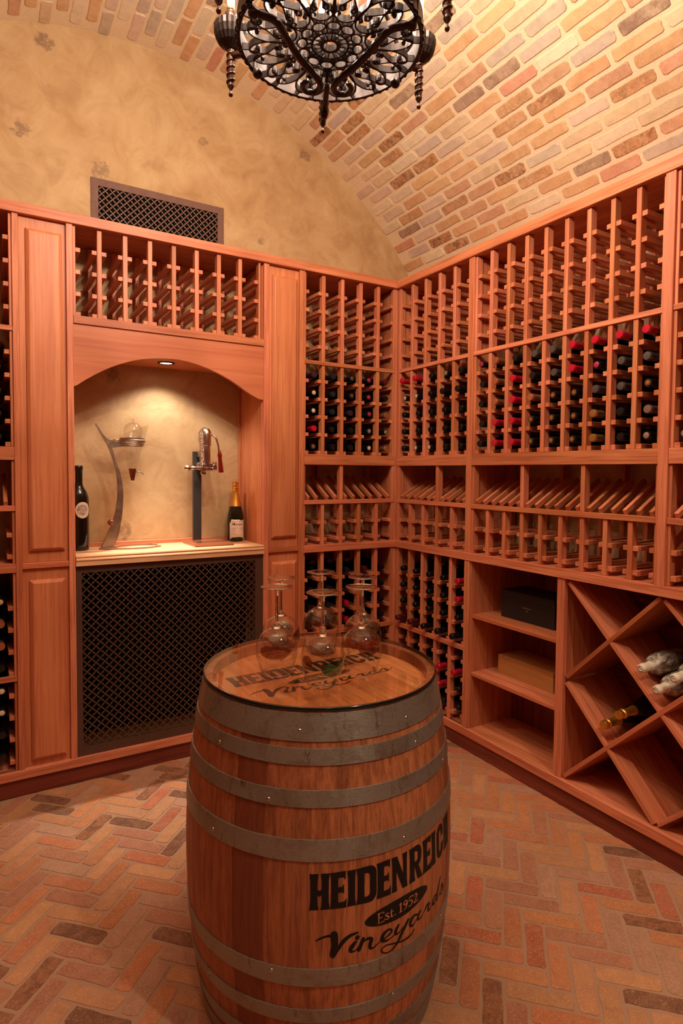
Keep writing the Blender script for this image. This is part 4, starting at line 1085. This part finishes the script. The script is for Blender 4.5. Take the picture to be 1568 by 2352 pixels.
tri_fill(lines, [], .02, lambda x, y: (RR*math.sin(x/RR), -RR*math.cos(x/RR), y), 'printed_lines', bink, lab)
bl_ = [[(-.036, .0525), (.041, .0505), (.041, .0512), (-.036, .0532)], [(-.040, -.0485), (.042, -.0500), (.042, -.0492), (-.040, -.0478)]]
tri_fill(bl_, [], .02, lambda x, y: (RR*math.sin(x/RR), -RR*math.cos(x/RR), y), 'printed_border', bink, lab)

# decanting stand
pew = metal_mat('brushed_pewter', (172, 150, 132), .38, 400, .05, 1)
SY = .185
t = thing('decanter_stand', 'curved metal decanting stand with ring holder on the niche counter', 'stand', (0, 0, 0))
Lf = [(-1.656, 1.656), (-1.627, 1.598), (-1.596, 1.543), (-1.574, 1.476), (-1.560, 1.412), (-1.555, 1.327), (-1.564, 1.238), (-1.583, 1.170), (-1.611, 1.104), (-1.636, 1.0475)]
Rf_ = [(-1.651, 1.657), (-1.624, 1.612), (-1.602, 1.585), (-1.578, 1.577), (-1.540, 1.568), (-1.535, 1.548), (-1.580, 1.541), (-1.561, 1.469), (-1.541, 1.412), (-1.530, 1.327), (-1.535, 1.219), (-1.553, 1.112), (-1.581, 1.0475)]
Ls = [(v.x, v.y) for v in catmull([(a, b, 0) for a, b in Lf], 4)]; Rs = [(v.x, v.y) for v in catmull([(a, b, 0) for a, b in Rf_[:4]], 4)]+Rf_[4:6]+[(v.x, v.y) for v in catmull([(a, b, 0) for a, b in Rf_[6:]], 4)]
bm = bmesh.new(); prism(bm, Ls+Rs[::-1], SY-.010, SY+.010); bmesh.ops.triangulate(bm, faces=[f for f in bm.faces if len(f.verts) > 4])
link('curved_blade', finish(bm, 'curved_blade', pew), t)
RC = (-1.483, SY, 1.565)
for k, (rr_, z) in enumerate(((.062, 1.580), (.060, 1.572), (.056, 1.5625), (.052, 1.554))):
    bm = bmesh.new(); pts = [(RC[0]+rr_*math.cos(a), SY+rr_*math.sin(a), z) for a in [2*PI*q/40 for q in range(40)]]; tube(bm, pts, .0028, 8, True)
    x_ = RC[0]-rr_; tube(bm, [(x_+.004, SY, z), (x_-.03+.010*k, SY, z)], .0028, 8)
    link('holder_ring', finish(bm, 'holder_ring', pew, True), t)
bm = bmesh.new(); lp = [(-1.636, .185-.018, 1.0490), (-1.58, .145, 1.0490), (-1.50, .120, 1.0490), (-1.42, .125, 1.0490), (-1.352, .165, 1.0490)]; tube(bm, catmull(lp, 6), 0, flat=(.008, .006))
lp = [(-1.60, .19, 1.0490), (-1.54, .235, 1.0490), (-1.47, .262, 1.0490), (-1.40, .255, 1.0490), (-1.352, .225, 1.0490)]; tube(bm, catmull(lp, 6), 0, flat=(.008, .006))
link('base_loop', finish(bm, 'base_loop', pew), t)
bm = bmesh.new(); bm_box(bm, (-1.640, SY-.022, 1.0455), (-1.578, SY+.022, 1.0515), .001); link('foot_plate', finish(bm, 'foot_plate', pew), t)
bm = bmesh.new(); bmesh.ops.create_uvsphere(bm, u_segments=24, v_segments=16, radius=.0165); link('wooden_ball', finish(bm, 'wooden_ball', plain('cherry_wood', (120, 52, 34), .35, coat=.3), True), t, (-1.586, SY-.0, 1.176))
# funnel
gls = thin_glass('funnel_glass', (.96, .96, .95), 1.5, strength=2)
t = thing('glass_funnel', 'clear glass cone funnel with a ball stopper held by the stand', 'funnel', (RC[0], SY, 0))
bm = bmesh.new(); N = 40; rows = []
for j in range(13):
    row = []
    for k in range(N):
        a = 2*PI*k/N; top = 1.632+.030*math.cos(a); z = 1.436+(top-1.436)*j/12; r = .018+(z-1.436)*.262
        row.append(bm.verts.new((r*math.cos(a), r*math.sin(a), z)))
    rows.append(row)
for A, B in zip(rows, rows[1:]):
    for k in range(N): bm.faces.new((A[k], A[(k+1) % N], B[(k+1) % N], B[k]))
link('cone', finish(bm, 'cone', gls, True), t)
bm = bmesh.new(); bmesh.ops.create_uvsphere(bm, u_segments=32, v_segments=20, radius=.047)
for v in bm.verts: v.co.z *= .93
o = link('ball', finish(bm, 'ball', gls, True), t, (.005, 0, 1.627))
bm = bmesh.new(); lathe(bm, [(.0075, .040), (.0055, .046), (.0045, .060), (.005, .0625), (0, .063)], 16, cap=False); link('neck', finish(bm, 'neck', gls, True), o)
revolve_thing_part('collar', [(.058, 1.584), (.0605, 1.584), (.0605, 1.592), (.058, 1.592), (.058, 1.584)], pew, t, 40, cap=False)
revolve_thing_part('valve', [(.0, 1.382), (.008, 1.382), (.0090, 1.386), (.0165, 1.425), (.0175, 1.434), (.0185, 1.436), (.0185, 1.441), (.010, 1.443), (0, 1.443)], metal_mat('bronze_valve', (150, 98, 76), .35, 200, .05), t, 24, cap=False)
bm = bmesh.new(); tube(bm, catmull([(.014, -.004, 1.424), (.030, -.006, 1.424), (.042, -.006, 1.420), (.052, -.006, 1.412)], 4), [.0022]*9+[.0022]*4 if False else .002, 6); link('lever', finish(bm, 'lever', plain('dark_lever', (60, 50, 44), .4), True), t)

# lever corkscrew
nick = metal_mat('antique_nickel', (206, 190, 176), .24, 90, .3, 1)
t = thing('lever_corkscrew', 'antique metal lever corkscrew with red handle on a dark post', 'corkscrew', (0, 0, 0))
bd = plain('glossy_mahogany', (132, 70, 44), .25, coat=.5, var=.25)
bm = bmesh.new(); A = [(-1.208, .048), (-1.002, .048), (-.980, .262), (-1.210, .262)]; b_ = .014
lo = [bm.verts.new((x, y, CZ)) for x, y in A]; mid = [bm.verts.new((x, y, CZ+.006)) for x, y in A]
cxm = sum(p[0] for p in A)/4; cym = sum(p[1] for p in A)/4
hi = [bm.verts.new((x+math.copysign(b_, cxm-x), y+math.copysign(b_, cym-y), CZ+.019)) for x, y in A]
bm.faces.new(lo[::-1]); bm.faces.new(hi)
for P_, Q_ in ((lo, mid), (mid, hi)):
    for k in range(4): bm.faces.new((P_[k], P_[(k+1) % 4], Q_[(k+1) % 4], Q_[k]))
link('base_board', finish(bm, 'base_board', bd), t)
bm = bmesh.new(); bm_box(bm, (-1.1665, .214, CZ+.0185), (-1.1215, .232, 1.535), .002); link('post', finish(bm, 'post', plain('charcoal_post', (52, 46, 42), .45)), t)
CY = .155
bm = bmesh.new(); bm_box(bm, (-1.150, CY-.004, 1.505), (-1.120, .22, 1.530), .003); bm_box(bm, (-1.156, CY+.004, 1.45), (-1.128, .22, 1.475), .003); link('bracket', finish(bm, 'bracket', nick), t)
bm = bmesh.new(); lathe(bm, [(0, .0), (.021, 0), (.022, .01), (.0215, .095), (.0245, .098), (.025, .155), (.023, .172), (.015, .184), (0, .188)], 28, cap=False)
link('barrel_body', finish(bm, 'barrel_body', nick, True, 40), t, (-1.1175, CY-.010, 1.467))
s = NT('filigree_metal'); oc = s.n('ShaderNodeTexCoord').outputs['Object']; vo = s.n('ShaderNodeTexVoronoi'); vo.inputs['Scale'].default_value = 190; s.l(oc, vo.inputs['Vector'])
s.pbsdf(s.mix(vo.outputs['Distance'], lin((120, 90, 74)), lin((236, 214, 196))), .28, 1, vo.outputs['Distance'], 1, .003)
bm = bmesh.new(); prism(bm, [(-1.150, 1.475), (-1.150, 1.565), (-1.157, 1.600), (-1.156, 1.632), (-1.147, 1.650), (-1.132, 1.6585), (-1.118, 1.655), (-1.122, 1.640), (-1.134, 1.628), (-1.136, 1.565), (-1.134, 1.475)], CY-.022, CY+.002)
bmesh.ops.triangulate(bm, faces=[f for f in bm.faces if len(f.verts) > 4]); link('ornate_plate', finish(bm, 'ornate_plate', s.m), t)
bm = bmesh.new(); tube(bm, catmull([(-1.098, CY-.012, 1.622), (-1.086, CY-.020, 1.621), (-1.073, CY-.028, 1.606), (-1.063, CY-.032, 1.575), (-1.058, CY-.034, 1.540), (-1.057, CY-.034, 1.515)], 6), .0052, 10)
lv = link('lever_arm', finish(bm, 'lever_arm', nick, True), t)
revolve_thing_part('handle_grip', [(0, -.100), (.0125, -.100), (.0135, -.096), (.0120, -.06), (.0095, -.025), (.0115, -.012), (.0120, -.006), (.0085, .006), (.0070, .014), (0, .0145)], plain('red_lacquer', (128, 22, 14), .25, coat=.5), lv, 24, loc=(-1.054, CY-.034, 1.524), cap=False)
lv.children[0].rotation_euler = (0, math.radians(-5), 0)
bm = bmesh.new(); bm_box(bm, (-1.148, CY-.036, 1.432), (-1.078, CY+.012, 1.452), .004); bm_box(bm, (-1.146, CY-.030, 1.450), (-1.082, CY+.006, 1.470), .004)
bm_box(bm, (-1.090, CY-.040, 1.436), (-1.070, CY-.018, 1.466), .003)
clamp = link('clamp', finish(bm, 'clamp', nick), t)
for x_ in (-1.088, -1.074):
    revolve_thing_part('bolt', [(0, .462), (.004, .462), (.004, .472), (.0055, .473), (.0045, .479), (0, .480)], nick, clamp, 12, loc=(x_, CY-.03, 1.0), cap=False)
bm = bmesh.new(); tube(bm, [(-1.140, CY-.03, 1.446), (-1.165, CY-.034, 1.445), (-1.185, CY-.036, 1.447), (-1.200, CY-.038, 1.447), (-1.206, CY-.038, 1.447)], [.009, .010, .0085, .011, .006], 12)
tube(bm, [(-1.205, CY-.038, 1.447), (-1.214, CY-.038, 1.447), (-1.226, CY-.038, 1.447), (-1.238, CY-.038, 1.447), (-1.243, CY-.038, 1.447)], [.006, .012, .0145, .011, .003], 14)
link('clamp_handle', finish(bm, 'clamp_handle', nick, True), clamp)
bm = bmesh.new(); bm_box(bm, (-1.153, CY-.040, 1.411), (-1.127, CY-.018, 1.431), .004); link('wing_nut', finish(bm, 'wing_nut', nick), clamp)

# gold script on the black box (own little text mesh)
gb = [o for o in bpy.data.objects if o.name == 'gift_box'][0]
tc = bpy.data.curves.new('script', 'FONT'); tc.body = 'Dom Perignon'; tc.size = .013; tc.shear = .4
to = bpy.data.objects.new('tmp', tc); COL.objects.link(to); dg = bpy.context.evaluated_depsgraph_get(); dg.update()
me = bpy.data.meshes.new_from_object(to.evaluated_get(dg)); bpy.data.objects.remove(to)
wmx = max(v.co.x for v in me.vertices)
for v in me.vertices: v.co = ((v.co.x/wmx-.5)*.050, -.0006, v.co.y*.8)
me.materials.clear(); me.materials.append(plain('gold_print', (170, 120, 60), .5)); link('printed_script', me, gb, (0, 0, .066))
bm = bmesh.new(); prism(bm, [(-.003, .0), (0, -.003), (.003, 0), (.003, .004), (-.003, .004)], -.0008, -.0002); link('printed_emblem', finish(bm, 'printed_emblem', plain('pale_print', (150, 140, 130), .5)), gb, (0, 0, .0535))

# ------------------------------------------------------------------ chandelier
CX, CY_, CZP = -1.365, -1.578, 2.508
t = thing('chandelier', 'black wrought iron filigree chandelier with candle arms hanging from the vault', 'chandelier', (CX, CY_, 0))
iron = metal_mat('wrought_iron', (58, 46, 42), .38, 160, .25, .75)
iron2 = metal_mat('bronzed_iron', (92, 66, 54), .34, 160, .25, .85)
RR_ = .226; A0 = math.radians(64.45)
bm = bmesh.new()
lathe(bm, [(RR_-.003, CZP-.006), (RR_+.003, CZP-.008), (RR_+.005, CZP-.002), (RR_+.003, CZP+.034), (RR_+.005, CZP+.040), (RR_-.003, CZP+.040), (RR_-.003, CZP-.006)], 96, cap=False)
rg = link('ring_band', finish(bm, 'ring_band', iron, True, 40), t)
bm = bmesh.new()
pts = []
for k in range(360):
    a = 2*PI*k/360; tw = k*2*PI/6; pts.append(((RR_+.006+.0022*math.cos(tw))*math.cos(a), (RR_+.006+.0022*math.cos(tw))*math.sin(a), CZP-.003+.0022*math.sin(tw)))
tube(bm, pts, .0026, 5, True); link('rope_edge', finish(bm, 'rope_edge', iron, True), t)
HH_ = .016
def ribbon(bm, pts, closed=False, w_=.0046, h=HH_): tube(bm, pts, 0, closed=closed, flat=(w_, h))
bm = bmesh.new()
def circ(cx, cy, rx, ry, rot=0, n=28): return [(cx+rx*math.cos(q)*math.cos(rot)-ry*math.sin(q)*math.sin(rot), cy+rx*math.cos(q)*math.sin(rot)+ry*math.sin(q)*math.cos(rot), CZP) for q in [2*PI*k/n for k in range(n)]]
ribbon(bm, circ(0, 0, .021, .021), True, .009); ribbon(bm, circ(0, 0, .046, .046, n=40), True, .005)
for k in range(16):
    a = 2*PI*k/16; ribbon(bm, [(.024*math.cos(a), .024*math.sin(a), CZP), (.045*math.cos(a), .045*math.sin(a), CZP)], False, .003)
link('rosette', finish(bm, 'rosette', iron), t)
bm = bmesh.new(); ribbon(bm, circ(.0705, 0, .0125, .0165), True, .0042); ribbon(bm, [(.047, .0, CZP), (.059, 0, CZP)], False, .0032); ribbon(bm, [(.046*math.cos(.26), .046*math.sin(.26), CZP), (.075*math.cos(.262), .075*math.sin(.262), CZP)], False, .0036)
petal = finish(bm, 'petal_ring', iron)
for k in range(12): link('petal_ring', petal, t, rot=(0, 0, 2*PI*k/12+.13))
# heart-shaped scroll between the rosette and the ring
bm = bmesh.new()
def scroll_pts(sgn):
    p = [(.088, 0), (.092, .014), (.108, .029), (.135, .038), (.165, .040), (.190, .034), (.204, .020), (.200, .008), (.188, .006), (.180, .014), (.184, .022)]
    return [(x, sgn*y, CZP) for x, y in p]
for sg in (1, -1): ribbon(bm, catmull(scroll_pts(sg), 5), False, .0046)
for sg in (1, -1):
    ribbon(bm, catmull([(.206, sg*.020, CZP), (.172, sg*.001, CZP), (.150, sg*.010, CZP), (.132, sg*.021, CZP), (.121, sg*.014, CZP), (.128, sg*.007, CZP), (.136, sg*.012, CZP)], 5), False, .0042)
ribbon(bm, [(.204, .02, CZP), (.226, .026, CZP)], False, .004); ribbon(bm, [(.204, -.02, CZP), (.226, -.026, CZP)], False, .004)
for x, y in ((.136, .012), (.136, -.012), (.182, .020), (.182, -.020)):
    lathe(bm, [(0, -.011), (.0045, -.009), (.0058, -.004), (.0058, .004), (.004, .009), (0, .010)], 12, cap=False, off=(x, y, CZP))
sc_me = finish(bm, 'heart_scroll', iron)
for k in range(12): link('heart_scroll', sc_me, t, rot=(0, 0, A0+2*PI*k/12+PI/12))
bm = bmesh.new(); ribbon(bm, catmull([(.105, 0, CZP), (.118, .008, CZP), (.112, .016, CZP), (.105, .011, CZP)], 4), False, .0042); ribbon(bm, catmull([(.105, 0, CZP), (.118, -.008, CZP), (.112, -.016, CZP), (.105, -.011, CZP)], 4), False, .0042)
ribbon(bm, [(.084, 0, CZP), (.106, 0, CZP)], False, .004); fl = finish(bm, 'bud_scroll', iron)
for k in range(12): link('bud_scroll', fl, t, rot=(0, 0, A0+2*PI*k/12))
# strong S bars under the plate, meeting in threes
for k in (0,):
    for sg in (1, -1):
        P = []
        seq = [(121, .226, 2.500), (122, .205, 2.488), (126, .170, 2.482), (120, .135, 2.480), (104, .100, 2.478), (75, .076, 2.476), (42, .072, 2.474), (16, .092, 2.473), (9, .118, 2.472), (12, .143, 2.472), (22, .150, 2.472), (30, .132, 2.471), (31, .106, 2.471)]
        for dg_, r, z in seq:
            a = A0+k*PI/3+sg*math.radians(dg_); P.append((r*math.cos(a), r*math.sin(a), z))
        bm = bmesh.new(); C_ = catmull(P, 6); n = len(C_); tube(bm, C_, [.0088 if i < n*.6 else .0088-.0022*(i-n*.6)/(n*.4) for i in range(n)], 10)
        link('scroll_bar', finish(bm, 'scroll_bar', iron, True), t)
    a = A0+k*PI/3
    bm = bmesh.new(); bm_box(bm, (.112, -.0075, 2.468), (.292, .0075, 2.482), .002); link('radial_bar', finish(bm, 'radial_bar', iron), t, rot=(0, 0, a))
    bm = bmesh.new(); lathe(bm, [(0, 2.452), (.008, 2.456), (.012, 2.466), (.014, 2.478), (.010, 2.500), (.006, 2.520)], 16, cap=False); link('leaf_boss', finish(bm, 'leaf_boss', iron, True), t, ((RR_+.004)*math.cos(a), (RR_+.004)*math.sin(a), 0))
# arms
def spindle():
    bm = bmesh.new(); zt = 2.450
    lathe(bm, [(0, zt), (.0045, zt+.002), (.0062, zt+.0065), (.0045, zt+.011), (.0028, zt+.014), (.003, zt+.018), (.0085, zt+.026), (.0095, zt+.031), (.008, zt+.034), (.0088, zt+.036), (.0096, zt+.125), (.010, zt+.153), (.0105, zt+.160)], 16, cap=False)
    return finish(bm, 'spindle', iron2, True, 50)
def twist():
    bm = bmesh.new(); pts = []
    for k in range(61):
        a = k/60*2*PI*5; z = 2.486+k/60*.088; pts.append((.0092*math.cos(a), .0092*math.sin(a), z))
    tube(bm, pts, .0034, 6); return finish(bm, 'twisted_wire', iron2, True)
def cup():
    bm = bmesh.new(); N = 40; prof = [(.008, 2.572), (.016, 2.576), (.030, 2.589), (.038, 2.603), (.0425, 2.620), (.043, 2.634), (.040, 2.635), (.036, 2.622), (.020, 2.604), (.006, 2.600)]
    rows = []
    for r, z in prof:
        rows.append([bm.verts.new(((r+(.0030 if (k % 2) and r > .025 else 0))*math.cos(2*PI*k/N), (r+(.0030 if (k % 2) and r > .025 else 0))*math.sin(2*PI*k/N), z+(.004 if (k % 2 == 0 and z > 2.63) else 0))) for k in range(N)])
    for A, B in zip(rows, rows[1:]):
        for k in range(N): bm.faces.new((A[k], A[(k+1) % N], B[(k+1) % N], B[k]))
    return finish(bm, 'fluted_cup', iron, False)
def ball():
    bm = bmesh.new(); lathe(bm, [(.006, 2.608), (.012, 2.640), (.017, 2.650), (.0185, 2.660), (.016, 2.670), (.0105, 2.675), (.0105, 2.680)], 24, cap=False); return finish(bm, 'candle_socket', iron2, True)
def candle():
    bm = bmesh.new(); lathe(bm, [(0, 2.678), (.0105, 2.678), (.0108, 2.70), (.0105, 2.765), (0, 2.768)], 20, cap=False); return finish(bm, 'candle_sleeve', plain('ivory_wax', (236, 206, 164), .5), True)
def bulb():
    bm = bmesh.new(); lathe(bm, [(.006, 2.767), (.012, 2.780), (.0155, 2.795), (.013, 2.815), (.006, 2.835), (0, 2.846)], 20, cap=False); return finish(bm, 'bulb', emit('warm_filament', (1, .68, .40), 30), True)
SP, TW, CU, BA, CA, BU = spindle(), twist(), cup(), ball(), candle(), bulb()
bm = bmesh.new(); tube(bm, [(-.078, 0, 2.552), (-.05, 0, 2.552), (-.02, 0, 2.556), (0, 0, 2.560)], [.0085, .0085, .0095, .0085], 12); AR = finish(bm, 'arm_tube', iron2, True)
bm = bmesh.new(); bm_box(bm, (-.009, -.007, 2.496), (.006, .007, 2.560), .002); CL = finish(bm, 'clasp', iron)
bm = bmesh.new(); bmesh.ops.create_uvsphere(bm, u_segments=16, v_segments=10, radius=.013); KN = finish(bm, 'knuckle', iron, True)
RA = .300
for k in range(6):
    a = A0+k*PI/3; p = (RA*math.cos(a), RA*math.sin(a), 0)
    at_ = link('arm_tube', AR, t, p, (0, 0, a))
    link('spindle', SP, at_); link('twisted_wire', TW, at_); link('fluted_cup', CU, at_); link('candle_socket', BA, at_); link('candle_sleeve', CA, at_); link('bulb', BU, at_)
    link('clasp', CL, t, (RR_*math.cos(a), RR_*math.sin(a), 0), (0, 0, a))
    link('knuckle', KN, t, (.214*math.cos(a), .214*math.sin(a), 2.490))
    ld = bpy.data.lights.new('candle_lamp', 'POINT'); ld.energy = BULB_W; ld.color = BULB_COL; ld.shadow_soft_size = .018
    lo_ = bpy.data.objects.new('candle_lamp', ld); COL.objects.link(lo_); lo_.parent = at_; lo_.location = (0, 0, 2.872)
    # straps rising to the hanging rod
    bm = bmesh.new(); P = [(RR_, 0, 2.545), (.215, 0, 2.60), (.16, 0, 2.68), (.10, 0, 2.74), (.06, 0, 2.82), (.012, 0, 2.90)]; tube(bm, catmull(P, 5), .006, 8)
    link('hanging_strap', finish(bm, 'hanging_strap', iron, True), t, rot=(0, 0, a))
revolve_thing_part('hanging_rod', [(.012, 2.86), (.018, 2.90), (.009, 2.93), (.007, 2.96), (.007, 3.54), (.0, 3.545)], iron, t, 16)
revolve_thing_part('ceiling_rose', [(.0, 3.53), (.02, 3.535), (.055, 3.565), (.06, 3.594), (0, 3.596)], iron, t, 32)

# ------------------------------------------------------------------ unseen lamps behind the camera: left is added fill, right inferred from hoop highlights
for i, (x, y, lb) in enumerate(((-2.15, -3.75, 'added fill lamp in the vault behind the viewer, left of the crown'), (-.90, -3.45, 'recessed ceiling lamp in the vault behind the viewer, right of the crown'))):
    z = VZ+math.sqrt(VR**2-(x-VX)**2)-.012
    tt = thing('ceiling_light', lb, 'lamp', (x, y, z), 0, 'recessed lamps in the vault')
    bm = bmesh.new(); lathe(bm, [(.065, .012), (.065, -.004), (.052, -.006), (.050, .004)], 32, cap=False); link('trim_ring', finish(bm, 'trim_ring', metal_mat('dark_bronze', (60, 44, 36), .4), True), tt)
    bm = bmesh.new(); bmesh.ops.create_circle(bm, cap_ends=True, radius=.05, segments=32); link('lens', finish(bm, 'lens', emit('ceiling_lens', (1, .75, .5), 8)), tt, (0, 0, .001))
    sl = bpy.data.lights.new('ceiling_spot', 'SPOT'); sl.energy = CEIL_W*(.30, 1.15)[i]; sl.color = CEIL_COL; sl.spot_size = math.radians(110); sl.spot_blend = .6; sl.shadow_soft_size = .04
    o = bpy.data.objects.new('ceiling_spot', sl); COL.objects.link(o); o.parent = tt; o.location = (0, 0, -.015)
